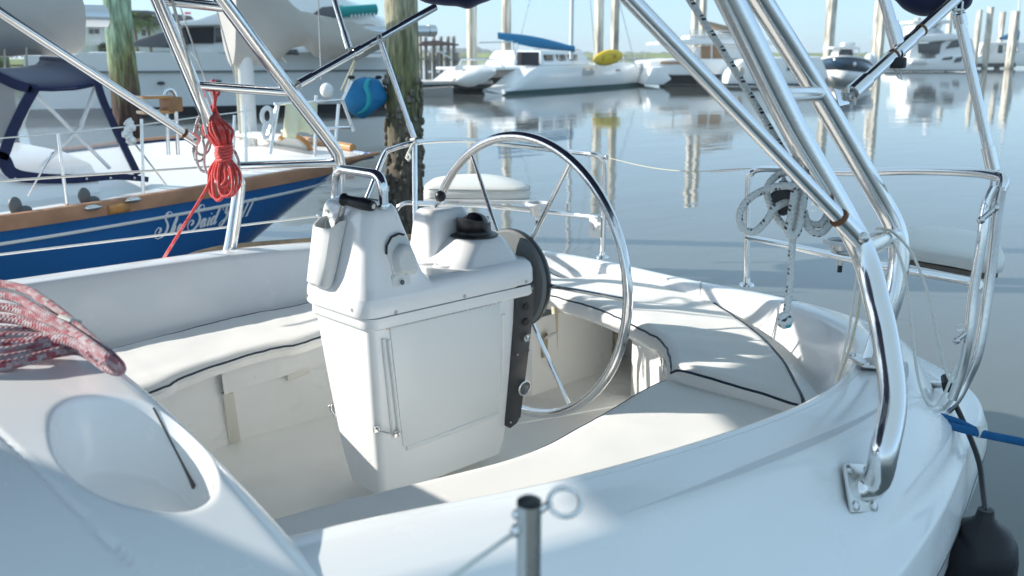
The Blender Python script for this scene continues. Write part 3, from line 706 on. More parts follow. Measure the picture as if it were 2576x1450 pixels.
    # repeater display tucked behind the tower
    MB().box((1.735, PY + .02, 1.0), (.02, .17, .07), Matrix.Rotation(-.5, 3, 'Y')).build('display_back', BLACKP, PED, bev=.004)
    # spray drops left on the front face
    mb = MB(); rnd = random.Random(3)
    for i in range(60):
        u = rnd.random(); z = .10 + .34 * rnd.random() ** 1.6
        x0 = body_at(z)[0]; mb.sphere((x0 - .0002, PY - .02 + rnd.gauss(0, .02), z), .0006 + .0011 * rnd.random(), 6, 4, (.5, 1, 1.3))
    tag(mb.build('water_drops', mat('drops', (.8, .82, .83), .03, coat=1), PED, smooth=80), kind='stuff')
make_pedestal()
# winch-handle pocket and the handle in it
def handle_pocket():
    P = thing('handle_pocket', (1.57, 2.4, .78), 'white plastic winch handle pocket on front of pedestal tower', 'handle pocket')
    f0 = V((1.543, PY, .80)); f1 = V((1.578, PY, 1.0)); fu = (f1 - f0).normalized(); fn = V((-fu.z, 0, fu.x)); fn = fn if fn.x < 0 else -fn
    G = lambda x, y, o=0: plane_hit(x, y, f0, fn) + fn * o
    # back plate then open-topped pocket
    tl, tr, br, bl = G(806, 556), G(884, 532), G(842, 738), G(776, 716)
    wdt = .052; ctr_b = G(814, 722); ctr_t = G(848, 548)
    ax = (ctr_t - ctr_b).normalized(); sd = V((0, 1, 0)); L = (ctr_t - ctr_b).length
    def loop(h, w, d, dip=0):
        c = ctr_b + ax * h; out = []
        for (s, k) in ((w, .003), (w, d * .45), (w * .86, d * .86), (w * .5, d), (-w * .5, d), (-w * .86, d * .86), (-w, d * .45), (-w, .003)):
            q = c + sd * s + fn * k; q -= ax * (dip * (k / d) ** 1.2 * (1 if abs(s) < w * .9 else .5)); out.append(q)
        return out
    loops = [loop(0, .042, .028), loop(.012, .050, .042), loop(L * .5, .053, .050), loop(L, .056, .056, .035)]
    inner = [loop(L, .052, .051, .034), loop(.03, .046, .038)]
    mb = loft_loops(loops + inner, True, True); mb.build('pocket', WHITEP, P, smooth=45)
    MB().prism([ctr_b + sd * .034 + fn * .0475 + ax * .15, ctr_b - sd * .026 + fn * .0475 + ax * .15, ctr_b - sd * .026 + fn * .0475 + ax * .172, ctr_b + sd * .034 + fn * .0475 + ax * .172], fn * .0012).build('embossed_badge', WHITEP, P, bev=.0005)
    bp = MB().prism([ctr_b + sd * .05 + ax * .05, ctr_b - sd * .05 + ax * .05, ctr_b - sd * .05 + ax * (L + .012), ctr_b + sd * .01 + ax * (L + .012), ctr_b + sd * .04 + ax * (L - .02)], fn * .005).build('back_plate', WHITEP, P, bev=.001)
    disc(G(824, 531, .004), fn, .006, .003, 12, inner=.004).build('plate_screw', BRUSH, P)
    Hn = thing('winch_handle', ctr_t, 'winch handle with black grip standing in the pocket on the pedestal', 'winch handle')
    tt = (ctr_t - CP).dot(FW); b = DP(868, 503, tt - .07)
    MB().tube([DP(842, 600, tt + .0), DP(852, 556, tt - .03), b], .012, 10, flat=.55).build('arm', BRUSH, Hn, smooth=40)
    g0, g1 = b, DP(938, 519, tt - .12)
    ln = (g1 - g0).length
    MB().lathe([(.010, -.010), (.019, -.008), (.020, -.002), (.0150, .004), (.0160, ln * .3), (.0185, ln * .6), (.0175, ln * .9), (.0150, ln), (0, ln + .002)], g0, g1 - g0, 20).build('grip', BLACKP, Hn, smooth=50)
    disc(g1 + (g1 - g0).normalized() * .001, g1 - g0, .008, .003, 14).build('end_screw', BRUSH, Hn)
handle_pocket()
# ------------------------------------------------------------------ wheel
def wheel():
    WX, WY, WZ, R = 2.335, 2.42, .69, .507
    T = thing('helm_wheel', (WX, WY, WZ), 'large stainless steel boat steering wheel with thin spokes behind pedestal', 'steering wheel')
    C = V((WX, WY, WZ))
    P = lambda a, r, dx=0: C + V((dx, -cos(a) * r, sin(a) * r))
    MB().tube([P(2 * pi * i / 96, R) for i in range(96)], .0172, 16, closed=True).build('rim', STEEL, T, smooth=60)
    for k in range(6):
        a = pi / 3 * k + radians(1); MB().tube([P(a, .03, -.03), P(a, .2, -.022), P(a, R, 0)], .0078, 10).build('spoke', STEEL, T)
    MB().lathe([(.0, .03), (.03, .03), (.035, .02), (.05, .012), (.05, -.02)], C, (1, 0, 0), 24).build('hub', STEEL, T, smooth=40)
    MB().lathe([(.10, -.055), (.172, -.055), (.18, -.048), (.18, -.022), (.172, -.012), (.158, -.010), (.150, -.016), (.06, -.016), (.05, -.02)], C, (1, 0, 0), 48).build('wheel_drive', mat('drive_grey', (.17, .185, .19), .5, bump=.1, bscale=150), T, smooth=40)
    MB().lathe([(.1815, -.042), (.1825, -.035), (.1815, -.028)], C, (1, 0, 0), 48).build('drive_band', BLACKP, T)
wheel()
# ------------------------------------------------------------------ cushions
def cushion(name, front, back, zt, th, label, amp=.004, seed=1, n=10, K=22, ends=(True, True), corner=.03):
    F = resample(crv(front, n), 90); B = resample(crv(back, n), 90)
    T = thing(name, F[45].lerp(B[45], .5) - V((0, 0, th)), label, 'cushion')
    N = len(F); rows = []
    off = V((seed * 7.1, seed * 3.3, 0))
    def zn(p): return amp * (noise.noise((p + off) * 3.0) * 1.2 + noise.noise((p + off) * 8.0) * .6 + noise.noise((p + off) * 18) * .18)
    L = sum((F[i + 1] - F[i]).length for i in range(N - 1)); acc = 0
    for i in range(N):
        if i: acc += (F[i] - F[i - 1]).length
        e = min(acc if ends[0] else 9, (L - acc) if ends[1] else 9); endk = 1 - max(0, 1 - e / corner) ** 2
        f, b = F[i].copy(), B[i].copy(); w = (b - f).length; d = (b - f).normalized()
        wob = .004 * noise.noise(V((acc * 9, seed, 0))) + .003 * noise.noise(V((acc * 22, seed, 4)))
        f += d * wob * 1.5; b -= d * (.004 * noise.noise(V((acc * 11, seed, 9))))
        row = [V((*(b - d * .004).xy, zt - th)), V((*(b + d * .006).xy, zt - th * .5)), V((*b.xy, zt - .010))]
        for k in range(K + 1):
            t = k / K; p = b.lerp(f, t); ed = min(t, 1 - t) * w
            z = zt - .016 * max(0, 1 - ed / .04) ** 2 - .016 * (1 - endk) + zn(p) * min(1, ed / .05)
            row.append(V((*p.xy, z + wob * .5)))
        row += [V((*(f - d * .004).xy, zt - .022 + wob)), V((*(f - d * .012).xy, zt - th * .55 + wob * 1.4)), V((*(f - d * .004).xy, zt - th))]
        rows.append(row)
    mb = MB(); mb.grid(rows); m = len(rows[0])
    mb.f.append([0 + k for k in range(m)][::-1]); mb.f.append([(N - 1) * m + k for k in range(m)])
    mb.build('cushion_body', CUSH, T, smooth=55)
    fe = [r[3 + K] + V((0, 0, -.002)) for r in rows]; be = [r[3] + V((0, 0, .007)) + (r[3 + K] - r[3]).normalized() * .008 for r in rows]
    loop = fe + [rows[-1][3 + K - k] for k in range(1, K)] + be[::-1] + [rows[0][3 + k] for k in range(1, K)]
    MB().tube(loop, .0042, 7, closed=True).build('piping', PIPING, T)
    return T, rows
zs_ = .475
cushion('seat_cushion', [V((.60, 2.76, 0)), Z(365, 978, zs_), Z(450, 941, zs_), Z(560, 901, zs_), Z(680, 867, zs_), Z(780, 846, zs_), V((2.25, 3.12, 0)), V((2.80, 3.10, 0))],
        [V((.60, 3.26, 0)), Z(280, 872, zs_), Z(400, 842, zs_), Z(500, 816, zs_), Z(630, 785, zs_), Z(760, 761, zs_), V((2.4, 3.44, 0)), V((2.80, 3.41, 0))], zs_, .052,
        'long cream cushion with navy piping on the starboard bench left of the pedestal', .0045, 1)
cushion('seat_cushion', [V((.60, 1.86, 0)), Z(740, 1280, .45), Z(1000, 1217, .45), Z(1300, 1140, .45), Z(1500, 1041, .45), Z(1625, 968, .45), Z(1688, 941, .45)],
        [V((.60, 1.36, 0)), V((.85, 1.28, 0)), V((1.15, 1.18, 0)), V((1.5, 1.12, 0)), V((1.85, 1.11, 0)), V((2.15, 1.17, 0)), Z(2030, 1027, .45)], .45, .05,
        'flat cream cushion on the near port bench with a broad sunlit patch', .003, 2, K=26)
cushion('seat_cushion', [V((2.93, 3.08, 0)), Z(1380, 731, .505), Z(1500, 766, .505), Z(1610, 816, .505), Z(1662, 846, .505), Z(1684, 880, .505), Z(1690, 914, .505)],
        [V((3.22, 3.2, 0)), Z(1420, 695, .505), Z(1570, 685, .505), Z(1720, 717, .505), Z(1856, 793, .505), Z(1962, 884, .505), Z(2030, 1008, .505)], .505, .062,
        'wide curved cream cushion on the stern bench behind the wheel', .007, 3, K=30)
# ------------------------------------------------------------------ stainless arch
AR = .0275
from mathutils.bvhtree import BVHTree
def tree_of(name, par_):
    o = [c for c in par_.children if c.name.split('.')[0] == name][0]; return BVHTree.FromPolygons([v.co for v in o.data.vertices], [p.vertices for p in o.data.polygons])
COAM = tree_of('coaming', BOAT)
def coam_hit(px, py):
    l, n_, i, d = COAM.ray_cast(CP, ray(px, py).normalized()); return l, (n_ if n_.z > 0 else -n_)
def arch():
    A = thing('radar_arch', (2.1, 2.35, .68), 'stainless steel tube arch spanning the cockpit from side to side', 'arch')
    R2b, N2 = coam_hit(2148, 1230)
    p2 = [R2b - N2 * .02 - V((.008, 0, 0)), R2b + N2 * .028 + V((.022, -.004, 0)), DP(2225, 1132, 1.87), DP(2246, 1010, 1.93), DP(2232, 880, 1.98), DP(2210, 775, 2.02), DP(2160, 612, 2.06), DP(2000, 330, 1.97), DP(1837, 0, 1.85)]
    e = (p2[-1] - p2[-2]).normalized(); p2.append(p2[-1] + e * .5)
    R3b, N3 = coam_hit(2190, 922)
    p3 = [R3b, DP(2212, 850, 2.56), DP(2248, 740, 2.55), DP(2262, 640, 2.54), DP(2250, 570, 2.53), DP(2205, 485, 2.5), DP(2060, 238, 2.36), DP(1912, 0, 2.18)]
    e = (p3[-1] - p3[-2]).normalized(); p3.append(p3[-1] + e * .5)
    l2 = [V((1.84, 3.72, .60)), YP(583, 600, 3.71), YP(600, 480, 3.71), YP(592, 440, 3.7), YP(520, 290, 3.66), YP(397, 0, 3.56)]
    e = (l2[-1] - l2[-2]).normalized(); l2.append(l2[-1] + e * .42)
    l3 = [V((2.30, 3.62, .60)), YP(842, 545, 3.62), YP(853, 440, 3.61), YP(850, 395, 3.6), YP(826, 352, 3.58), YP(690, 175, 3.53), YP(560, 0, 3.48)]
    e = (l3[-1] - l3[-2]).normalized(); l3.append(l3[-1] + e * .42)
    for r, l in ((p2, l2), (p3, l3)):
        R_ = resample(crv(r, 10), 90); L_ = resample(crv(l, 10), 90)
        a, b = R_[-1], L_[-1]; mid = (a + b) / 2
        top = [a.lerp(b, t) + V((-.10 * sin(pi * t), 0, .22 * sin(pi * t) ** .8)) for t in [i / 16 for i in range(1, 16)]]
        MB().tube(R_ + crv([R_[-1]] + top + [b], 3)[1:-1] + L_[::-1], AR, 18).build('arch_tube', STEEL, A, smooth=60)
    c2, c3, d2, d3 = crv(p2, 10), crv(p3, 10), crv(l2, 10), crv(l3, 10)
    near = lambda c, px: min(c, key=lambda q: (lambda d: (1288 + FPX * d.dot(VR) / d.dot(FW) - px[0]) ** 2 + (725 - FPX * d.dot(VU) / d.dot(FW) - px[1]) ** 2)(q - CP))
    for a, b, r in ((near(c2, (1955, 245)), near(c3, (2062, 240)), .019), (near(c2, (2178, 640)), near(c3, (2255, 590)), .019), (near(d2, (510, 218)), near(d3, (742, 216)), .019), (near(d2, (598, 418)), near(d3, (850, 410)), .019), (near(d2, (405, 8)), near(d3, (575, 15)), .019)):
        MB().cyl(a, b, r, 16).build('arch_rung', STEEL, A, smooth=60)
    # foot plates with bolts
    for c, ax, sz in ((R2b, N2, .052), (R3b, N3, .055)):
        ax = ax.normalized(); u = V((.80, -.6, 0)); u = (u - ax * u.dot(ax)).normalized(); w = ax.cross(u)
        rot = Matrix((u, w, ax)).transposed()
        c = c + ax * .013; pl = MB().box(c, (sz * 1.9, sz * 1.9, .009), rot).build('foot_plate', BRUSH, A, bev=.008, seg=3)
        for sx, sy in ((1, 1), (1, -1), (-1, 1), (-1, -1)):
            MB().lathe([(.011, 0), (.010, .004), (.004, .006), (0, .006)], c + u * sx * sz * .68 + w * sy * sz * .68 + ax * .0045, ax, 10).build('bolt', BRUSH, pl, smooth=40)
    # struts to the canopy's forward bow, with clamps
    def strut(a, b, r=.0155):
        MB().cyl(a, b, r, 14).build('arch_strut', STEEL, A, smooth=60); d = (b - a).normalized()
        MB().cyl(b - d * .055, b + d * .015, r * 1.3, 14).build('strut_clamp', STEEL, A, smooth=60)
        MB().cyl(b - d * .062, b - d * .055, r * 1.34, 14).build('rust_ring', RUST, A)
        q = b + d * .0; MB().sphere(q + V((-.004, -.02, -.002)), .012, 10, 8).build('clamp_bolt', BRUSH, A, smooth=60)
    b = near(c2, (2165, 612)) + (-FW) * .035 + V((.0, 0, .0)); a = DP(1590, 0, 1.72); strut(a + (a - b).normalized() * .5, DP(2152, 592, 1.985))
    b = YP(488, 352, 3.64); a = YP(0, 32, 3.42); strut(a + (a - b).normalized() * .5, b, .0165)
    return c2, c3, d2, d3
ARC = arch()
# ------------------------------------------------------------------ canopy over the cockpit (mostly above the picture)
def canopy():
    B = thing('bimini_canopy', (2.0, 2.35, 1.75), 'navy canvas bimini canopy whose lower corners hang into the top edge', 'canopy')
    rows = []
    for i in range(15):
        ya, yb = 1.10 + .02 * i / 14, 3.85
        xk = [(.32 - 1.42 * (1 - (2 * k / 16 - 1) ** 2)) * (1 - i / 14) + 2.95 * i / 14 for k in range(17)]; x = i * .2
        rows.append([V((xk[k], ya + (yb - ya) * k / 16, 1.80 + .28 * sin(pi * k / 16) ** .7 + .012 * noise.noise(V((x * 3, k, 0))))) for k in range(17)])
    MB().grid(rows).build('canvas_top', NAVY, B, smooth=60, solid=.004)
    for x in (2.93,):
        ya, yb = 1.12, 3.80
        MB().tube([V((x, ya + (yb - ya) * k / 24, 1.77 + .30 * sin(pi * k / 24) ** .7)) for k in range(25)], .0125, 12).build('canopy_bow', STEEL, B)
    # canvas boots hanging at the aft corners
    def boot(pts, z0, th, nm='canvas_boot'):
        c = sum(pts, V()) / len(pts); lo = crv(pts, 6, True); d = (c - CP).normalized(); d.z = 0; d.normalize()
        rows = [[c - d * th * .5 + (p - c) * .0 for p in lo], [c - d * th * .5 + (p - c) * .55 for p in lo], [c - d * th * .32 + (p - c) * .9 for p in lo], [p for p in lo], [c + d * th * .35 + (p - c) * .9 for p in lo], [c + d * th * .5 + (p - c) * .5 for p in lo], [c + d * th * .5 for p in lo]]
        MB().grid(rows, closed_u=True).build(nm, NAVY, B, smooth=70)
    boot([DP(x, y, 4.15) for x, y in ((1030, -30), (1062, 4), (1110, 14), (1150, 17), (1178, 23), (1205, 12), (1250, -10), (1260, -60), (1140, -80))], 0, .16)
    boot([DP(x, y, 2.72) for x, y in ((2235, -30), (2258, 8), (2280, 28), (2315, 41), (2355, 38), (2390, 18), (2410, -30), (2330, -90))], 0, .14)
    boot([DP(x, y, 2.80) for x, y in ((2392, -20), (2396, 18), (2408, 33), (2428, 26), (2446, 6), (2446, -40))], 0, .09)
    # folding frame: side tubes, braces and hinge fittings
    def fitting(q, d, r): MB().cyl(q - d * .03, q + d * .012, r, 12).build('end_socket', STEEL, B, smooth=60)
    def ftube(a, b, r, soc=True):
        MB().cyl(a, b, r, 14).build('frame_tube', STEEL, B, smooth=60); d = (b - a).normalized()
        if soc: MB().cyl(b - d * .07, b, r * 1.28, 14).build('end_socket', STEEL, B, smooth=60); MB().cyl(b, b + d * .022, r * .45, 10).build('eye_end', BRUSH, B)
    def jaw(q, s=.03):
        mb = MB()
        for k in (-1, 1): mb.box(q + VR * k * s * .28, (s * .2, s * .2, s * 1.5), Matrix((VR, VW, V((0, 0, 1)))).transposed())
        mb.cyl(q - VR * s * .5, q + VR * s * .5, s * .16, 8); mb.build('jaw_slide', BRUSH, B, bev=.002)
    a = YP(752, 212, 3.52); b = YP(1095, 18, 3.44)
    k = a.lerp(b, .72); ftube(b, a, .0150); jaw(a + V((0, 0, -.005)), .03)
    MB().cyl(k, b, .0165, 14).build('frame_sleeve', STEEL, B, smooth=60)
    q = DP(890, 138, a.lerp(b, .42).dot(FW)); q = a.lerp(b, .41); MB().cyl(q - (b - a).normalized() * .02, q + (b - a).normalized() * .02, .019, 14).build('slide_collar', STEEL, B)
    t = (q - CP).dot(FW); ftube(DP(822, -60, t - .05), DP(878, 122, t), .0125); jaw(DP(884, 137, t), .028)
    ftube(DP(958, 108, 4.05), DP(1041, 348, 4.15), .0110); jaw(DP(955, 98, 4.05), .026)
    MB().tube([DP(1034, 352, 4.14), DP(1044, 350, 4.11), DP(1048, 358, 4.13), DP(1038, 364, 4.12), DP(1028, 384, 4.12), DP(1022, 398, 4.12), DP(1028, 404, 4.11), DP(1034, 396, 4.11), DP(1030, 386, 4.11)], .006, 8).build('lashing', CORDW, B)
    # starboard sheet block hanging from the slide
    a = DP(2143, 236, 2.42); b = DP(2410, -8, 2.66); b2 = b + (b - a) * .2
    ftube(b2, a, .0165); jaw(a + V((0, 0, -.004)), .034)
    MB().prism([DP(2098, 222, 2.40), DP(2132, 236, 2.42), DP(2138, 262, 2.42), DP(2112, 268, 2.40)], VW * .008).build('hinge_bracket', STEEL, B, bev=.002)
    for f in (.36, .62): MB().cyl(a.lerp(b, f), a.lerp(b, f + .015), .0178, 14).build('rust_ring', RUST, B)
    q = a.lerp(b, .46); d = (b - a).normalized(); MB().cyl(q - d * .035, q + d * .035, .0195, 16).build('slide_collar', STEEL, B, smooth=60)
    t = (q - CP).dot(FW); ftube(DP(2208, -60, t - .03), DP(2260, 122, t), .0150); jaw(DP(2262, 138, t), .034)
    MB().lathe([(.010, -.022), (.024, -.020), (.026, -.014), (.026, .004), (.022, .008), (0, .008)], DP(2255, 152, t - .02), (0, 0, 1), 18).build('slide_knob', BLACKP, B, smooth=40)
    MB().tube([DP(2246, 160, t), DP(2250, 178, t), DP(2260, 196, t), DP(2268, 200, t), DP(2266, 186, t), DP(2262, 166, t)], .0022, 6).build('pin_lanyard', CORDW, B)
    ftube(DP(2412, 40, 2.66), DP(2498, 428, 2.74), .0145); MB().cyl(DP(2412, 36, 2.66), DP(2418, 68, 2.67), .0185, 14).build('end_socket', STEEL, B, smooth=60); jaw(DP(2411, 26, 2.66), .032); jaw(DP(2503, 448, 2.74), .03)
canopy()
# ------------------------------------------------------------------ unseen dodger added forward of the cockpit so its edge shades the bench
def dodger():
    T = thing('shade_dodger', (-.9, 2.35, .9), 'unseen navy canvas dodger added ahead of the cockpit for its shade', 'dodger')
    rows = []
    for i in range(9):
        x = -1.9 + 1.15 * i / 8
        rows.append([V((x, 1.35 + 2.0 * k / 14, 1.0 + (.62 + .14 * i / 8) * sin(pi * k / 14) ** .35)) for k in range(15)])
    MB().grid(rows).build('canvas_top', NAVY, T, smooth=60, solid=.004)
    MB().tube([p + V((0, 0, -.02)) for p in rows[-1]], .012, 10).build('dodger_bow', STEEL, T)
dodger()
# ------------------------------------------------------------------ stern rails with perch seats
def stern_rails():
    r = .0128
    L = thing('stern_rail', Z(1515, 645, .525), 'starboard stainless stern rail with a white perch seat beyond the wheel', 'stern rail', 'stern rails')
    f1 = Z(1515, 648, .52)
    top = [f1, XP(1521, 440, f1.x - .01), XP(1512, 398, f1.x - .03), XP(1482, 387, f1.x - .06), XP(1400, 378, 3.42), XP(1300, 366, 3.32), XP(1180, 354, 3.12), XP(1100, 354, 2.93), XP(1042, 360, 2.74), XP(985, 376, 2.66), XP(966, 392, 2.63), XP(935, 470, 2.55), XP(898, 560, 2.46)]
    MB().tube(crv(top, 6), r, 14).build('top_rail', STEEL, L, smooth=60)
    MB().cyl(Z(1045, 622, .60), XP(1043, 358, 2.74), r, 14).build('rail_post', STEEL, L, smooth=60)
    m1 = XP(1508, 548, f1.x - .01)
    MB().tube(crv([m1, XP(1400, 536, 3.4), XP(1280, 524, 3.28), XP(1180, 516, 3.1), XP(1046, 512, 2.72)], 6), r, 14).build('mid_rail', STEEL, L, smooth=60)
    # little knee of the rail (curving down by the post)
    MB().tube(crv([XP(1046, 512, 2.73), XP(1018, 512, 2.70), XP(1000, 524, 2.68), XP(985, 560, 2.67), XP(975, 610, 2.66)], 6), r * .8, 10).build('rail_knee', STEEL, L)
    for q in (f1, Z(1045, 622, .60)): MB().lathe([(.032, 0), (.03, .006), (.016, .012), (.014, .03)], q, n=18).build('post_socket', STEEL, L, smooth=40)
    z0 = .765
    outl = [Z(x, y, z0) for x, y in ((1066, 508), (1066, 494), (1085, 480), (1130, 472), (1200, 468), (1262, 474), (1322, 494), (1352, 506), (1330, 515), (1200, 512), (1100, 509))]
    base = MB().prism(outl, (0, 0, .018)).build('seat_board', WHITE, L, bev=.006)
    pad = [Z(x, y, z0 + .02) for x, y in ((1072, 497), (1072, 486), (1092, 474), (1140, 466), (1210, 463), (1268, 469), (1312, 482), (1330, 492), (1318, 501), (1200, 501), (1110, 499))]
    pc = sum(pad, V()) / len(pad); lo = crv(pad, 4, True)
    rows = [lo, [pc + (p - pc) * 1.02 + V((0, 0, .02)) for p in lo], [pc + (p - pc) * 1.0 + V((0, 0, .045)) for p in lo], [pc + (p - pc) * .93 + V((0, 0, .058)) for p in lo], [pc + (p - pc) * .5 + V((0, 0, .066)) for p in lo], [pc + V((0, 0, .067)) for p in lo]]
    MB().grid(rows, closed_u=True).build('seat_pad', SEAT, L, smooth=55)
    MB().tube([pc + (p - pc) * 1.005 + V((0, 0, .044)) for p in lo], .003, 6, closed=True).build('pad_seam', mat('pad_seam_grey', (.5, .5, .47), .7), L)
    def cupring(c, R, P, nm='cup_ring'):
        o = MB().lathe([(R, 0), (R, .008), (R * .96, .012), (R * .80, .012), (R * .78, .006), (R * .76, -.002)], c, n=32).build(nm, WHITE, P, smooth=40)
        MB().lathe([(R * .77, .002), (0, .0)], c, n=28).build('cup_well', DARKW, o)
        MB().lathe([(R * .62, -.002), (R * .62, -.02), (R * .55, -.024), (R * .55, -.045), (R * .44, -.05), (R * .2, -.055), (R * .2, -.075), (R * .14, -.076)], c, n=24).build('lamp_cup', BRUSH, o, smooth=40)
        MB().cyl(c + V((0, 0, -.075)), c + V((0, 0, -.10)), R * .13, 10).build('cup_drain', BLACKP, o)
    cupring(Z(1352, 516, z0 + .003), .060, L)
    MB().cyl(XP(1430, 545, 3.42), XP(1431, 512, 3.42), .011, 10).build('rod_stub', STEEL, L)
    pp = XP(1500, 570, f1.x - .03)
    pl = MB().box(XP(1497, 572, f1.x - .02), (.006, .075, .10), rotz(0)).build('latch_plate', WHITEP, L, bev=.003)
    MB().tube([XP(1497, 565, f1.x - .035), XP(1502, 572, f1.x - .05), XP(1512, 570, f1.x - .03)], .006, 8).build('gate_hook', CORDW, pl)
    for px in ((1504, 556), (1492, 578), (1492, 567)): MB().sphere(XP(*px, f1.x - .026), .005, 8, 6).build('plate_bolt', BRUSH, pl)
    # ---- port
    P = thing('stern_rail', Z(1880, 716, .545), 'port stainless stern rail at right with a translucent perch seat', 'stern rail', 'stern rails')
    g = Z(1878, 718, .545)
    top = [g, XP(1883, 470, g.x), XP(1890, 437, g.x), XP(1915, 426, g.x - .01), XP(2000, 428, 3.10), XP(2130, 434, 2.93), XP(2300, 430, 2.72), XP(2440, 434, 2.58), XP(2500, 442, 2.53), XP(2525, 452, 2.51), XP(2520, 480, 2.50)]
    MB().tube(crv(top, 6), r, 14).build('top_rail', STEEL, P, smooth=60)
    leg = [XP(2520, 470, 2.50), XP(2508, 540, 2.50), XP(2490, 700, 2.50), XP(2462, 880, 2.48), XP(2430, 960, 2.47), XP(2400, 1012, 2.45), XP(2360, 1050, 2.43), XP(2308, 1064, 2.40)]
    MB().tube(crv(leg, 6), r, 14).build('rail_leg', STEEL, P, smooth=60)
    leg2 = [XP(2502, 470, 2.48), XP(2480, 520, 2.47), XP(2470, 600, 2.46), XP(2448, 740, 2.45), XP(2436, 850, 2.44), XP(2420, 930, 2.44), XP(2395, 1005, 2.43)]
    MB().tube(crv(leg2, 6), r * .95, 14).build('rail_leg', STEEL, P, smooth=60)
    MB().cyl(XP(2305, 968, 2.62), XP(2405, 970, 2.52), r * .8, 12).build('lower_rail', STEEL, P, smooth=60)
    MB().lathe([(.03, 0), (.03, .004), (.016, .006)], XP(2308, 1064, 2.40), (.5, -.8, .1), 18).build('leg_flange', STEEL, P, smooth=40)
    MB().lathe([(.032, 0), (.03, .006), (.016, .012), (.014, .03)], g, n=18).build('post_socket', STEEL, P, smooth=40)
    mid = [XP(1881, 598, g.x), XP(1980, 618, 3.08), XP(2110, 646, 2.92), XP(2250, 676, 2.76), XP(2400, 704, 2.6), XP(2462, 716, 2.53)]
    MB().tube(crv(mid, 6), r, 14).build('mid_rail', STEEL, P, smooth=60)
    zs = .855
    sb = [Z(x, y, zs) for x, y in ((2235, 655), (2300, 670), (2400, 690), (2478, 704), (2510, 700), (2508, 676), (2490, 640), (2420, 618), (2300, 612), (2245, 628))]
    MB().prism(sb, (0, 0, .016)).build('seat_board', mat('seat_board_dark', (.16, .13, .11), .6), P, bev=.004)
    pad = [Z(x, y, zs + .022) for x, y in ((2238, 642), (2300, 655), (2400, 672), (2480, 688), (2520, 684), (2520, 655), (2495, 622), (2420, 600), (2300, 592), (2245, 610))]
    pc = sum(pad, V()) / len(pad); lo = crv(pad, 4, True)
    rows = [lo, [pc + (p - pc) * 1.02 + V((0, 0, .010)) for p in lo], [pc + (p - pc) * 1.0 + V((0, 0, .028)) for p in lo], [pc + (p - pc) * .95 + V((0, 0, .034)) for p in lo], [pc + (p - pc) * .5 + V((0, 0, .036)) for p in lo], [pc + V((0, 0, .036)) for p in lo]]
    MB().grid(rows, closed_u=True).build('seat_pad', SEAT, P, smooth=55)
    cupring(Z(2118, 612, zs + .004), .062, P)
    for q, dx in ((XP(2486, 538, 2.46), 0), (XP(2424, 842, 2.43), 0)):
        mb = MB(); mb.tube([q + VR * -.014 + V((0, 0, -.014)), q + VR * .014 + V((0, 0, .012))], .007, 8); mb.sphere(q + VR * -.016 + V((0, 0, -.016)), .010, 10, 8); mb.sphere(q + VR * .016 + V((0, 0, .014)), .009, 10, 8); mb.build('hinge_shackle', BRUSH, P, smooth=60)
        MB().tube([q + VR * -.012 + V((0, 0, .018 + .008 * sin(a))) + VR * (.008 * cos(a)) for a in [i * pi / 6 for i in range(12)]], .0014, 5, closed=True).build('split_ring', STEEL, P)
    MB().tube([XP(2376, 948, 2.5), XP(2384, 965, 2.48), XP(2380, 985, 2.48)], [.010, .016, .008], 8).build('black_knob', BLACKP, P)
    # gate wire between the two rails
    G = thing('gate_wire', XP(1700, 415, 3.4), 'thin wire lifeline closing the gap between the stern rails', 'lifeline')
    a, b = XP(1526, 396, f1.x - .02), XP(1888, 424, g.x)
    pts = [a.lerp(b, t) + V((0, 0, -.035 * sin(pi * t))) for t in [i / 20 for i in range(21)]]
    MB().tube(pts, .0018, 8).build('wire', CORDY, G)
    MB().tube(pts[15:20], .005, 8).build('turnbuckle', BRUSH, G); MB().sphere(pts[0], .012, 10, 8).build('wire_toggle', BRUSH, G)
stern_rails()
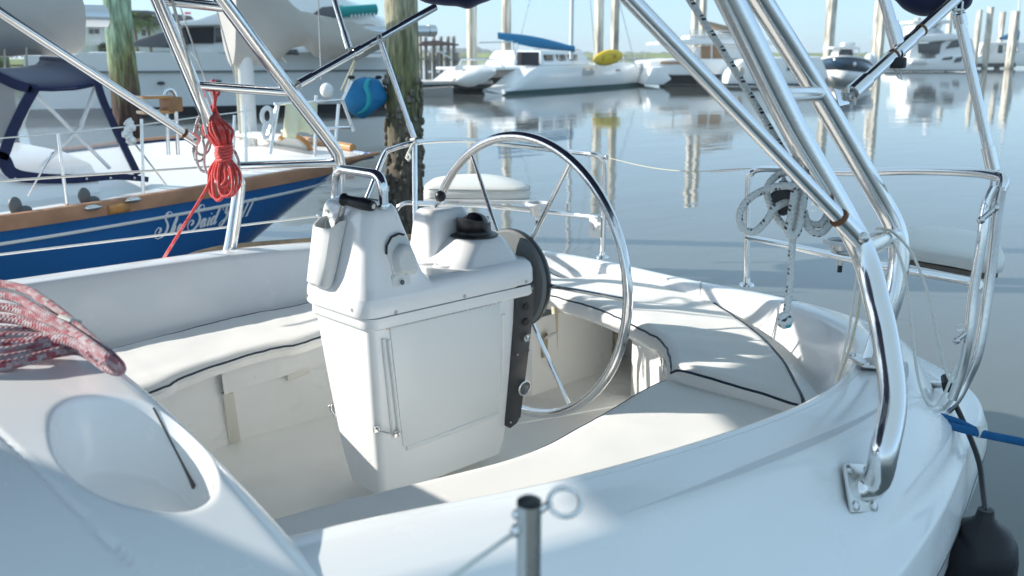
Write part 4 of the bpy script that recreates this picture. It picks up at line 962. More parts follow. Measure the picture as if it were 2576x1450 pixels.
# ------------------------------------------------------------------ ropes and loose gear on our boat
def ropes():
    rnd = random.Random(11)
    # big pink-and-white coil lying on the cabin top
    prs = [[(-160, 690), (40, 722), (110, 757), (175, 806), (240, 864), (288, 906)], [(-160, 728), (20, 745), (100, 783), (170, 826), (232, 872), (276, 908)], [(-160, 765), (20, 775), (100, 803), (165, 838), (222, 874), (262, 900)],
           [(-160, 800), (20, 803), (100, 822), (160, 846), (212, 868), (250, 892)], [(-160, 832), (20, 831), (100, 840), (158, 852), (206, 866), (238, 884)]]
    low = [[(-160, 940), (10, 919), (80, 903), (150, 886), (205, 884), (272, 926)], [(-160, 922), (20, 903), (100, 886), (160, 874), (205, 878), (266, 920)], [(-160, 900), (20, 884), (100, 870), (158, 866), (200, 872), (256, 908)],
           [(-160, 878), (20, 866), (100, 858), (156, 858), (202, 870), (246, 898)], [(-160, 850), (20, 848), (100, 850), (156, 854), (200, 868), (236, 890)]]
    T = thing('rope_coil', Z(120, 880, .93), 'thick pink and white coil of rope lying on cabin top at left edge', 'rope')
    for j, (a, b) in enumerate(zip(prs, low)):
        za = .936 + .030 * (4 - abs(j - 1)) / 4; zb = .936 + .006 * j
        A = [Z(x, y, za + .012 * rnd.random()) for x, y in a]; Bq = [Z(x, y, zb + .008 * rnd.random()) for x, y in b]
        tip = (A[-1] + Bq[-1]) / 2 + V((.012, -.006, -.012))
        path = crv(A + [tip] + Bq[::-1], 8)
        MB().tube(path, .0098, 10).build('rope_turn', ROPEP, T, smooth=60)
    MB().tube([Z(150, 800, .975), Z(180, 808, .972), Z(205, 815, .965)], .007, 8).build('whipped_end', CORDW, T)
    # red hank on the starboard arch
    t0 = 3.86
    T = thing('rope_hank', DP(560, 520, t0), 'red flecked rope hank hanging from the starboard arch rung', 'rope')
    D = lambda x, y, k=0: DP(x, y, t0 + k)
    mb = MB(); r = .0066
    def strand(pts): mb.tube(crv(pts, 6), r, 8)
    strand([D(535, 300), D(538, 268, -.02), D(540, 245, -.03), D(536, 222, -.05), D(533, 206, -.02), D(538, 204, .05), D(544, 216, .07), D(545, 236, .03), D(540, 262, -.03), D(545, 285, -.02)])
    strand([D(541, 210, -.05), D(536, 226, -.07), D(541, 240, -.07), D(549, 238, -.04), D(550, 230, -.02)])
    for i in range(11):
        u = i / 10 * 2 - 1; k = -.055 * (1 - u * u) ** .5 + .02 * rnd.random(); x = 548 + u * 36 - 2
        strand([D(541 + u * 5, 284, k * .4), D(538 + u * 18, 300 + 4 * rnd.random(), k), D(x + rnd.uniform(-2, 2), 328 + rnd.uniform(-5, 5), k), D(555 + u * 26, 352, k), D(563 + u * 14, 374, k * .6)])
    for i in range(5):
        y = 366 + i * 8; pts = [D(563 + cos(a) * (21 - abs(i - 2)), y + sin(a) * 5 - 4 * cos(a), -.062 * sin(a)) for a in [q * pi / 8 for q in range(17)]]
        mb.tube(pts, r, 8)
    for i in range(8):
        u = (i - 3.5) / 3.5; w = 12 + 7 * rnd.random(); b = 462 + 58 * rnd.random() - 14 * abs(u); k = -.05 * (1 - u * u) ** .5 + .02 * rnd.random(); c = 565 + u * 22
        strand([D(560 + u * 8 - 3, 398, k), D(c - w, 432, k), D(c - w * .9, b - 16, k), D(c, b, k - .01), D(c + w * .9, b - 16, k - .02), D(c + w * .8, 432, k - .015), D(564 + u * 8 + 3, 398, k)])
    strand([D(548, 400), D(532, 440, .0), D(526, 462, 0), D(500, 508, .02), D(455, 580, .05), D(412, 650, .08)])
    mb.build('red_rope', ROPER, T, smooth=60)
    # white flecked rope beside it
    T = thing('rope_hank', DP(520, 400, 3.9), 'white flecked rope loops behind the red rope hank', 'rope')
    mb = MB(); E2 = lambda x, y, k=0: DP(x, y, 3.92 + k)
    for c, rx, ry in (((508, 338), 20, 52), ((520, 372), 26, 62), ((500, 360), 12, 46), ((548, 392), 34, 60)):
        mb.tube([E2(c[0] + rx * cos(a) + 4 * sin(2 * a), c[1] + ry * sin(a), .02 * cos(a)) for a in [q * pi / 14 for q in range(28)]], .0058, 8, closed=True)
    mb.tube(crv([E2(590, 380), E2(601, 410), E2(598, 450, .02), E2(590, 480, .02)], 6), .0058, 8)
    mb.build('white_rope', ROPEW, T, smooth=60)
    T = thing('sheet_line', DP(470, 150, 3.8), 'thin white flecked line running down the starboard arch leg', 'rope')
    MB().tube(crv([YP(425, -40, 3.5), YP(438, 20, 3.5), YP(468, 130, 3.52), YP(495, 230, 3.56), YP(512, 300, 3.6), YP(520, 340, 3.6)], 6), .0062, 8).build('white_rope', ROPEW, T, smooth=60)
    # port side: flecked halyard, coil and stopper knot
    T = thing('sheet_line', DP(1860, 200, 2.0), 'grey flecked line slanting down behind port arch strut', 'rope')
    MB().tube(crv([DP(1715, -40, 1.98), DP(1735, 0, 1.98), DP(1850, 180, 2.0), DP(1985, 405, 2.03), DP(2005, 440, 2.03)], 8), .0076, 10).build('white_rope', ROPEK, T, smooth=60)
    T = thing('rope_hank', DP(2000, 500, 1.98), 'grey flecked rope coil with hanging knotted tail on the port arch', 'rope')
    G = lambda x, y, k=0: DP(x, y, 2.02 + k)
    mb = MB(); r = .0080
    def st2(pts): mb.tube(crv(pts, 8), r, 10)
    st2([G(2012, 470, -.03), G(1973, 468, -.02), G(1930, 476), G(1885, 500), G(1862, 535), G(1866, 572), G(1896, 584), G(1928, 556), G(1948, 525), G(1985, 505, .02), G(2010, 490, .02)])
    st2([G(2012, 430, .01), G(1965, 437, .03), G(1935, 462, .03), G(1930, 492, .03), G(1944, 530, .03), G(1968, 565, .02), G(1992, 580, .02)])
    st2([G(2010, 405, .02), G(2000, 430), G(1999, 480, -.02), G(1990, 540, -.02), G(1982, 580, -.02), G(1996, 594, -.02), G(2010, 575, -.02), G(2020, 520, -.02), G(2026, 470, -.01), G(2020, 425, .0), G(2010, 404, .03)])
    st2([G(2030, 440, .03), G(2036, 420, .05), G(2012, 400, .04), G(2004, 418, .01), G(2012, 470, .0), G(2008, 530, 0), G(1996, 580, .0)])
    st2([G(2024, 548, .0), G(2034, 574), G(2055, 588), G(2076, 578), G(2092, 545, .02), G(2084, 490, .03), G(2060, 440, .04), G(2040, 420, .06)])
    st2([G(2022, 530, .02), G(2030, 556, .02), G(2050, 566, .02), G(2070, 560, .02), G(2086, 530, .03)])
    for k in range(4): mb.tube([DP(2052 + k * 6 - 26 + 26 * cos(a), 402 + 13 * k + 16 * sin(a) * .4 + 8 * cos(a), 2.055 - .05 * sin(a)) for a in [pi * (-.25 + 1.5 * q / 12) for q in range(13)]], r * .8, 8)
    tail = crv([G(1996, 585), G(1992, 630), G(1990, 690), G(1984, 745), G(1978, 785)], 8); mb.tube(tail, r * .95, 10)
    kc = G(1974, 806)
    for ax in range(3):
        u, w = ((VR, V((0, 0, 1))), (VR * .7 + VW * .7, V((0, 0, 1))), (VR, VW))[ax]
        mb.tube([kc + u * cos(a) * .0105 + w * sin(a) * .0115 for a in [q * pi / 8 for q in range(16)]], .0082, 8, closed=True)
    mb.build('grey_rope', ROPEK, T, smooth=60)
    MB().sphere(kc + VR * .006 + V((0, 0, -.008)) - VW * .008, .0075, 10, 8).build('knot_core', BAGC, T, smooth=70)
    b = MB(); c = G(1968, 508, .03)
    b.lathe([(.0, -.012), (.026, -.012), (.030, -.006), (.030, .006), (.026, .012), (0, .012)], c, VW * .9 + VR * .4, 18); b.box(c + V((0, 0, .03)), (.018, .012, .03))
    BL = thing('turning_block', c, 'small black rope block caught in the port rope coil', 'block'); b.build('block_cheeks', BLACKP, BL, smooth=40)
    MB().tube([c + V((-.008, 0, .04)), c + V((0, 0, .052)), c + V((.010, 0, .04))], .004, 8).build('block_shackle', BRUSH, BL)
    # thin cords on the port quarter
    T = thing('thin_cord', DP(2150, 800, 2.3), 'pair of thin cords falling from port arch into the stern seat', 'cord')
    MB().tube(crv([DP(2232, 588, 2.42), DP(2195, 590, 2.30), DP(2165, 632, 2.26), DP(2152, 720, 2.28), DP(2137, 820, 2.36), DP(2116, 920, 2.44), DP(2096, 980, 2.5)], 8), .0036, 8).build('cord', CORDW, T)
    MB().tube(crv([DP(2226, 584, 2.45), DP(2190, 610, 2.34), DP(2172, 680, 2.32), DP(2156, 800, 2.38), DP(2128, 905, 2.46), DP(2100, 972, 2.52)], 8), .0036, 8).build('cord', CORDY, T)
    T = thing('thin_cord', DP(2300, 850, 2.4), 'white cord drooping from port arch to the rail leg', 'cord')
    MB().tube(crv([DP(2222, 586, 2.40), DP(2245, 606, 2.34), DP(2276, 690, 2.34), DP(2296, 840, 2.34), DP(2306, 930, 2.34), DP(2322, 992, 2.35), DP(2346, 1022, 2.36), DP(2372, 1000, 2.38), DP(2404, 920, 2.40)], 8), .0036, 8).build('cord', CORDW, T)
    MB().tube(crv([DP(2205, 576, 2.44), DP(2245, 584, 2.36), DP(2295, 640, 2.36), DP(2336, 745, 2.37), DP(2362, 860, 2.38), DP(2380, 935, 2.39), DP(2396, 962, 2.40), DP(2412, 940, 2.41), DP(2436, 830, 2.42), DP(2464, 640, 2.44)], 8), .0036, 8).build('cord', CORDW, T)
    # dock line, black fender and its lanyard at the port quarter
    T = thing('dock_line', DP(2330, 1040, 2.45), 'blue dock line leading off the port stern corner to the right', 'rope')
    MB().tube(crv([DP(2318, 1012, 2.52), DP(2316, 1030, 2.46), DP(2330, 1048, 2.46), DP(2352, 1056, 2.44), DP(2400, 1074, 2.40), DP(2470, 1092, 2.36), DP(2560, 1110, 2.3), DP(2700, 1140, 2.2)], 8), .0105, 10).build('blue_rope', DOCKB, T, smooth=60)
    MB().tube(crv([DP(2326, 1036, 2.5), DP(2360, 1046, 2.44), DP(2410, 1062, 2.41), DP(2452, 1082, 2.375), DP(2490, 1096, 2.345)], 8), .0095, 10).build('blue_rope', DOCKB, T, smooth=60)
    MB().sphere(DP(2322, 1028, 2.46), .022, 12, 9, (.8, .8, 1.5)).build('cleat_turns', DOCKB, T, smooth=70)
    mb = MB(); q = DP(2466, 1088, 2.365); mb.cyl(q - VR * .008, q + VR * .012, .014, 10)
    for i in range(7): mb.tube([q, q + VR * rnd.uniform(-.01, .03) + V((0, 0, rnd.uniform(-.02, .03)))], .0014, 5)
    mb.build('frayed_whipping', CORDW, T)
    c = DP(2474, 1330, 2.28)
    F = thing('fender', c + V((0, 0, -.5)), 'black cylindrical fender hanging against the port stern corner', 'fender')
    MB().lathe([(0, .05), (.018, .05), (.022, .03), (.03, .02), (.06, .0), (.078, -.03), (.084, -.07), (.084, -.5), (.07, -.56), (.03, -.6), (0, -.6)], c, (0, 0, 1), 28).build('fender_body', RUBBER, F, smooth=50)
    MB().tube(crv([DP(2400, 1012, 2.50), DP(2432, 1080, 2.46), DP(2462, 1160, 2.40), DP(2472, 1230, 2.34), c + V((0, 0, .045))], 6), .007, 8).build('lanyard', BLACKP, F)
ropes()
def foreground_stanchion():
    top = Z(1331, 1268, 1.03)
    T = thing('stanchion', V((top.x, top.y, .49)), 'stainless stanchion with a ring at bottom centre of the picture', 'stanchion')
    MB().cyl(V((top.x, top.y, .47)), top, .0128, 18).build('post', BRUSH, T, smooth=60)
    MB().lathe([(.0128, 0), (.0126, .004), (.008, .007), (0, .008)], top, n=18).build('post_cap', BLACKP, T, smooth=50)
    c = top + VR * .036 + V((0, 0, .002)) + VW * .0
    MB().tube([c + VR * cos(a) * .016 + (VW * .8 + V((0, 0, .35))) * sin(a) * .021 for a in [q * pi / 12 for q in range(24)]], .0028, 8, closed=True).build('pelican_ring', STEEL, T, smooth=60)
    MB().tube([top + V((0, 0, -.018)), c - VR * .014], .004, 8).build('ring_link', STEEL, T)
    e = top + V((0, 0, -.03)) - VR * .012; MB().sphere(e, .008, 10, 8).build('wire_eye', STEEL, T, smooth=60)
    MB().sphere(e + V((0, 0, .018)), .006, 10, 8).build('wire_eye', STEEL, T, smooth=60)
    MB().tube([e, e + V((-.30, -.03, -.03)), e + V((-1.2, -.1, -.12))], .0026, 8).build('wire', CORDW, T)
foreground_stanchion()
def lifelines():
    for nm, a, b, y in (('upper', (-60, 460), (600, 415), 4.02), ('lower', (-60, 648), (800, 544), 4.02)):
        T = thing('lifeline', YP(300, (a[1] + b[1]) / 2, y), f'{nm} white coated lifeline wire along the starboard side', 'lifeline')
        MB().tube([YP(*a, y), YP(*b, y if nm == 'upper' else 3.9)], .0052, 8).build('wire', CORDW, T)
        MB().sphere(YP(*b, y if nm == 'upper' else 3.9), .009, 8, 6).build('wire_end', BRUSH, T)
lifelines()
# ------------------------------------------------------------------ blue ketch in the next berth
K = thing('blue_ketch', (1.5, 7.8, WATER), 'blue hulled wooden-railed ketch moored alongside at left, named in script', 'sailboat')
KC = 7.75
def kg(x):      # port gunwale: half breadth and height
    t = [(-5, 1.2, .78), (-3, 1.72, .62), (-1, 1.78, .55), (1.5, 1.72, .545), (2.7, 1.68, .595), (3.5, 1.64, .645), (4.0, 1.60, .675), (4.32, 1.54, .70), (4.5, 1.30, .71), (4.55, 1.0, .715)]
    for (a, h, z), (b, h2, z2) in zip(t, t[1:]):
        if x <= b: f = (x - a) / (b - a); return h + (h2 - h) * f, z + (z2 - z) * f
    return t[-1][1:]
def ketch():
    XS = [-5 + 9.55 * i / 70 for i in range(71)]
    def zb(x):
        t = [(-9, -.95), (2.2, -.95), (2.8, -.62), (3.3, -.28), (3.8, .12), (4.2, .44), (4.4, .58), (9, .62)]
        for (a, u), (b, w) in zip(t, t[1:]):
            if x <= b: return u + (w - u) * (x - a) / (b - a)
    hull = []
    g = [kg(x) for x in XS]
    gs = [(sum(q[0] for q in g[max(0, i - 3):i + 4]) / len(g[max(0, i - 3):i + 4]), sum(q[1] for q in g[max(0, i - 3):i + 4]) / len(g[max(0, i - 3):i + 4])) for i in range(71)]
    def sect(i, a):       # a 0 at gunwale .. 1 at centreline
        h, z = gs[i]; b = zb(XS[i]); th = a * pi / 2
        return V((XS[i], KC - h * (cos(th) ** .75) * (1 - .04 * sin(2 * th)), z - (z - b) * sin(th) ** 1.05))
    As = [0, .03, .06, .1, .15, .2, .27, .35, .45, .55, .66, .78, .9, 1.0]
    for i in range(71):
        half = [sect(i, a) for a in As]; hull.append(half + [V((q.x, 2 * KC - q.y, q.z)) for q in half[::-1][1:]])
    mb = MB(); mb.grid(hull); m = len(hull[0]); mb.f.append([70 * m + k for k in range(m)]); mb.build('hull', KBLUE, K, smooth=50)
    def at_depth(i, d, o=.004):
        lo, hi = 0, 1
        for _ in range(24):
            a = (lo + hi) / 2
            if gs[i][1] - sect(i, a).z < d: lo = a
            else: hi = a
        return sect(i, lo) + V((0, -o, 0))
    def band(d0, d1, o, mm, nm, i0=0, i1=71):
        MB().grid([[at_depth(i, d0 + (d1 - d0) * k / 3, o) for i in range(i0, i1)] for k in range(4)]).build(nm, mm, K, smooth=50, solid=.006)
    band(.146, .166, .005, WHITE, 'cove_stripe', 0, 68)
    # caprail: face and top
    rows = [[at_depth(i, .082, .004) for i in range(71)], [at_depth(i, .079, .022) for i in range(71)], [at_depth(i, .01, .026) for i in range(71)], [sect(i, 0) + V((0, -.022, .012)) for i in range(71)], [sect(i, 0) + V((0, .03, .014)) for i in range(71)], [sect(i, 0) + V((0, .05, -.01)) for i in range(71)]]
    MB().grid(rows).build('caprail', CAPR, K, smooth=40)
    rows = [[V((q.x, 2 * KC - q.y, q.z)) for q in r] for r in rows]; MB().grid(rows).build('caprail', CAPR, K, smooth=40)
    tr = [V((4.56, KC - 1.0 + 2.0 * k / 12, .72 + .02 * sin(pi * k / 12))) for k in range(13)]
    MB().tube(tr, .035, 8).build('taffrail', VARN, K, smooth=50)
    i0, i1 = [min(range(71), key=lambda i: abs(XS[i] - YP(x, 515, 6.07).x)) for x in (255, 330)]
    band(.012, .075, .029, VARN, 'varnished_rail_patch', i0, i1 + 1)
    deck = [[V((XS[i], KC + (gs[i][0] - .03) * k / 8, gs[i][1] - .035 + .05 * (1 - (k / 8) ** 2))) for k in range(-8, 9)] for i in range(71)]
    MB().grid(deck).build('deck', WHITE, K, smooth=50)
    # chocks on the rail
    for x, y in ((232, 523), (250, 521), (322, 506), (336, 503)):
        q = YP(x, y, 6.02); MB().sphere(q, .05 if x in (232, 336) else .02, 12, 8, (1, .35, .4)).build('rail_chock', BRUSH, K, smooth=60)
    # sheet lead blocks on the side deck
    for x, y in ((38, 518), (212, 494)):
        q = YP(x, y, 6.16); mb = MB(); mb.sphere(q, .05, 12, 8, (.8, .5, 1.1)); mb.sphere(q + V((.05, 0, -.035)), .045, 12, 8, (1, .5, .7)); mb.box(q + V((.04, 0, -.07)), (.16, .05, .03)); mb.build('lead_block', GREYP, K, smooth=60)
    # cabin trunk
    rows = []
    for i in range(20):
        x = -3.6 + 6.0 * i / 19
        rows.append([V((x, KC - 1.16, .54)), V((x, KC - 1.12, .68)), V((x, KC - 1.02, .75)), V((x, KC - .5, .80)), V((x, KC + .5, .80)), V((x, KC + 1.02, .75)), V((x, KC + 1.12, .68)), V((x, KC + 1.16, .54))])
    mb = MB(); mb.grid(rows); mb.f.append([19 * 8 + k for k in range(8)]); mb.build('cabin_trunk', OFFW, K, smooth=40)
    hx = YP(664, 392, 7.3).x; hx2 = YP(742, 392, 7.3).x; hz0 = .70
    MB().grid([[V((hx + (hx2 - hx) * k / 10, 7.05 + .8 * j / 8, hz0 + .13 * sin(pi * (.25 + .75 * k / 10)) ** .7)) for j in range(9)] for k in range(11)] ).build('after_hatch', OFFW, K, smooth=50, solid=.02)
    MB().tube([V((hx + (hx2 - hx) * k / 10, 7.03, hz0 + .135 * sin(pi * (.25 + .75 * k / 10)) ** .7)) for k in range(11)], .02, 8).build('hatch_coaming', VARN, K)
    # dodger: clear side panel in a navy frame, navy top
    DY = 6.62
    d = lambda x, y, dy=0: YP(x, y, DY + dy)
    D = thing('cockpit_dodger', d(170, 450), 'navy canvas dodger with clear vinyl windows on the blue ketch', 'dodger')
    panel = [d(2, 400), d(60, 260), d(78, 228), d(240, 218), d(262, 260), d(345, 440), d(190, 448), d(60, 448), d(10, 430)]
    MB().add(panel, [tuple(range(len(panel)))]).build('side_window', CLEAR, D, smooth=0, fix=False)
    p2 = [d(-200, 390), d(-60, 180), d(60, 225), d(70, 232), d(-4, 405), d(-60, 440)]
    MB().add(p2, [tuple(range(len(p2)))]).build('side_window', CLEAR, D, smooth=0, fix=False)
    def strap(pts, w, nm='canvas_strap'):
        c = crv(pts, 6); rows = [[], [], [], []]
        for i, p in enumerate(c):
            tg = (c[min(i + 1, len(c) - 1)] - c[max(i - 1, 0)]).normalized(); nn = V((tg.z, 0, -tg.x)).normalized()
            ww = w[0] + (w[1] - w[0]) * i / (len(c) - 1)
            for k, (s, o) in enumerate(((-1, -.012), (1, -.012), (1, .012), (-1, .012))): rows[k].append(p + nn * s * ww + V((0, o, 0)))
        MB().grid(rows, closed_v=True).build(nm, NAVY, D, smooth=40)
    strap([d(86, 222), d(60, 268), d(30, 330), d(10, 385), d(-4, 420)], (.032, .034)); strap([d(243, 205), d(262, 262), d(300, 345), d(346, 440)], (.024, .024))
    strap([d(-40, 380), d(5, 400), d(30, 436), d(90, 448), d(190, 450), d(290, 444), d(372, 452)], (.05, .018)); strap([d(-60, 170), d(0, 196), d(40, 214), d(90, 226)], (.03, .03))
    top = []
    for k in range(9):
        f = k / 8; s = sin(f * pi / 2); y = .0 + 1.1 * (1 - cos(f * pi / 2)); h = .13 * s
        top.append([d(x, yy) + V((0, y + 0, h)) + V((0, 0, 0)) for x, yy in ((-160, 160), (-60, 178), (0, 196), (75, 229), (130, 231), (190, 228), (236, 219), (251, 203))])
    MB().grid(top).build('canvas_roof', NAVY, D, smooth=60, solid=.01)
    rail_pts = [d(251, 200) + V((0, 1.1 * (1 - cos(f * pi / 2)), .13 * sin(f * pi / 2))) for f in [i / 10 for i in range(11)]]
    MB().tube(rail_pts, .02, 8).build('roof_edge_roll', NAVY, D, smooth=60)
    for a, b in (((85, 232), (276, 424)), ((238, 222), (204, 318)), ((204, 318), (100, 425)), ((84, 232), (50, 330))): MB().cyl(d(*a, .12), d(*b, .12), .013, 10).build('frame_tube', BRUSH, D, smooth=60)
    for i in range(6): MB().sphere(d(38 + i * 60, 450 - (2 if i > 3 else 0), -.02), .010, 8, 6).build('snap', BRUSH, D)
    # stanchions, lifelines
    for x0, y0, y1 in ((150, 536, 335), (360, 487, 300), (620, 430, 262)):
        q = YP(x0 + 20 if x0 == 150 else x0, y0, 6.12); MB().cyl(q, YP(x0 - 4, y1, 6.14), .012, 10, .010).build('stanchion', STEEL, K, smooth=60)
    mb = MB().tube([YP(-60, 353, 6.14), YP(146, 337, 6.14), YP(330, 318, 6.14), YP(520, 292, 6.16), YP(640, 278, 6.2)], .004, 6).build('lifeline', BRUSH, K)
    MB().cyl(YP(133, 382, 6.12), YP(70, 494, 6.16), .006, 8).build('stanchion_brace', STEEL, K)
    MB().cyl(YP(338, 360, 6.12), YP(418, 466, 6.2), .006, 8).build('stanchion_brace', STEEL, K)
    MB().tube(crv([YP(320, 305, 6.14), YP(330, 318, 6.12), YP(318, 335, 6.13), YP(330, 350, 6.12), YP(322, 362, 6.13)], 5), [.03, .035, .025, .03, .02] * 4 + [.02], 8).build('wrapped_line', WHITE, K)
    # masts, booms and sail covers
    mx = YP(628, 395, KC).x
    mast = MB().tube([V((mx, KC, .7)), V((mx + .02, KC, 3.2)), V((mx + .05, KC, 9.5))], .078, 18).build('mizzen_mast', ALU, K, smooth=60)
    for dx in (-.085, -.10): MB().cyl(V((mx + dx, KC - .03, .75)), V((mx + dx + .05, KC - .03, 9.3)), .007, 6).build('halyard', CORDY, mast)
    def cover(nm, x0, x1, prof):
        rows = []
        for i in range(41):
            f = i / 40; x = x0 + (x1 - x0) * f; zt, zb_, w = prof(f)
            row = []
            for k in range(20):
                a = 2 * pi * k / 20; y = sin(a) * w * (1 + .2 * noise.noise(V((x * 3, k * .6, 2)))); z = (zt + zb_) / 2 + cos(a) * (zt - zb_) / 2
                if cos(a) > 0: y *= (1 - .55 * cos(a))
                row.append(V((x, KC + y, z + .03 * noise.noise(V((x * 2.2, k * .7, 5))) + .012 * sin(x * 14 + k * .5))))
            rows.append(row)
        mb = MB(); mb.grid(rows, closed_u=True); mb.f.append(list(range(19, -1, -1))); mb.f.append([40 * 20 + k for k in range(20)]); return mb.build(nm, TAUPE, K, smooth=60)
    bx = YP(1080, 78, KC)
    def P2(f):
        top = [(0, 2.75), (.12, 2.45), (.28, 2.02), (.40, 1.86), (.6, 1.80), (.8, 1.76), (1, 1.72)]; bot = [(0, 1.40), (.08, 1.36), (.22, 1.40), (.32, 1.52), (.40, 1.56), (.46, 1.48), (.6, 1.42), (.75, 1.46), (1, 1.58)]
        def ip(t):
            for (a, u), (b, w) in zip(t, t[1:]):
                if f <= b: return u + (w - u) * (f - a) / (b - a)
            return t[-1][1]
        return ip(top), ip(bot), .16 - .07 * f
    cover('mizzen_sail_cover', mx - .12, mx + (bx.x - mx) * .80, P2)
    MB().tube([V((mx + .05, KC, 1.66)), V((bx.x, KC, bx.z))], .055, 14).build('mizzen_boom', ALUM, K, smooth=60)
    MB().cyl(V((bx.x - .03, KC, bx.z)), V((bx.x + .06, KC, bx.z)), .06, 14).build('boom_end', BRUSH, K, smooth=50)
    e = YP(265, 42, KC); c1 = YP(192, 50, KC)
    MB().tube([V((c1.x - 4, KC, c1.z + .02)), V((e.x, KC, e.z))], .085, 14).build('main_boom', ALUM, K, smooth=60)
    cover('main_sail_cover', c1.x - 4, c1.x, lambda f: (2.35 - .25 * f, 1.62 - .06 * sin(f * 9) - .10 * f, .2))
    for px in ((10, 128), (65, 140), (155, 112), (170, 118)): MB().cyl(YP(px[0], 100, KC - .1), YP(px[0] + 4, px[1] + 70, KC - .1), .008, 6).build('cover_tie', CORDY, K)
    # mizzen sheet and backstays
    for a, b in (((905, 130), (868, 232)), ((898, 140), (858, 228))): MB().cyl(YP(*a, KC), YP(*b, KC), .010, 6).build('mizzen_sheet', CORDY, K)
    for a, b in (((440, -20), (560, 330)), ((535, -10), (640, 370)), ((800, -20), (808, 200))): MB().cyl(YP(*a, KC - .9), YP(*b, KC - .6), .006, 6).build('stay_wire', BRUSH, K)
    # stern pulpit with teak fittings
    P = lambda x, y, Y=6.75: YP(x, y, Y)
    for a, b in (((690, 262), (862, 252)), ((862, 252), (885, 205)), ((672, 350), (700, 262)), ((700, 262), (680, 388)), ((795, 240), (792, 396)), ((852, 262), (842, 388)), ((708, 330), (880, 320)), ((862, 255), (890, 330))): MB().cyl(P(*a), P(*b), .014, 8).build('pulpit_tube', STEEL, K, smooth=60)
    MB().sphere(P(822, 228), .055, 12, 8, (1, 1, 1.1)).build('stern_light', WHITE, K, smooth=60)
    q = P(430, 262, 6.5)
    mb = MB(); mb.box(q, (.10, .16, .10)); mb.build('teak_pad', TEAK, K, bev=.008); mb = MB(); mb.box(q + V((-.12, 0, .05)), (.2, .14, .022)); mb.box(q + V((-.12, 0, -.05)), (.2, .14, .022)); mb.build('teak_bracket', VARN, K, bev=.004)
    MB().tube([P(427 + 15 * cos(a), 246 - 20 * sin(a), 6.5) for a in [pi * i / 12 for i in range(13)]], .014, 8).build('pulpit_hoop', STEEL, K, smooth=60)
    for x in (418, 442): MB().cyl(P(x, 270, 6.5), P(x + 6, 390, 6.5), .014, 8).build('hoop_leg', STEEL, K)
    for x in (548, 590): MB().cyl(P(x, 290, 6.6), P(x - 4, 410, 6.6), .012, 8).build('bow_post', STEEL, K)
    mb = MB(); mb.tube([P(672 + 13 * cos(a), 292 + 20 * sin(a), 6.6) for a in [pi * i / 12 for i in range(24)]], .018, 8, closed=True); mb.build('horseshoe_buoy', WHITE, K, smooth=60)
    MB().tube([P(668, 312, 6.6), P(664, 335, 6.6), P(668, 350, 6.6)], .02, 8).build('buoy_tail', WHITE, K)
    # pale cloth drying on the rail
    C = thing('drying_cloth', P(760, 340), 'pale yellow cloth hung to dry on the ketch stern rail', 'cloth')
    rows = []
    for j in range(14):
        v = j / 13; rows.append([P(718 + 78 * u / 10 + (3 if j % 2 else 0) * (u == 10), 262 - 4 * (u / 10) + 84 * v + 6 * sin(u * .9) * v - 10 * v * (u / 10), 6.7) + V((0, .03 * sin(u * 1.3 + v * 2) * (.3 + v), 0)) for u in range(11)])
    MB().grid(rows).build('cloth_sheet', CLOTH, C, smooth=60, solid=.006)
    # blue motor cover hanging from the stern davit
    c = P(917, 250, 7.0)
    B = thing('motor_cover', c, 'blue fabric outboard motor cover with a cyan stripe beside the pile', 'cover')
    ol = [(872, 245), (880, 222), (902, 198), (925, 193), (945, 198), (962, 226), (966, 250), (950, 270), (925, 288), (910, 300), (895, 292), (878, 270)]
    pts = crv([P(x, y, 7.0) for x, y in ol], 3, True); rows = []
    for k, (s, o) in enumerate(((0, -.15), (.45, -.14), (.75, -.11), (.93, -.06), (1, 0), (.93, .06), (.7, .11), (0, .14))): rows.append([c + (p - c) * s + V((0, o, 0)) + V((.008, 0, .01)) * noise.noise(p * 9) for p in pts])
    MB().grid(rows, closed_u=True).build('cover_body', BAGB, B, smooth=45)
    sp = [(916, 198), (905, 205), (898, 218), (903, 240), (903, 262), (896, 276), (888, 284)]
    rows = [[P(x - w, y, 7.0) + V((0, -.152 + .10 * ((x - 917) / 50) ** 2 + .10 * ((y - 248) / 54) ** 4, 0)) for x, y in sp] for w in (-6, 0, 6)]
    MB().grid(rows).build('cover_stripe', BAGC, B, smooth=60, solid=.006)
    for x in (882, 958 - 8): MB().sphere(P(x + 2, 195, 7.0), .03, 10, 8, (1.2, .8, .6)).build('cover_foot', BLACKP, B)
    return at_depth, XS
ketch_at, KX = ketch()
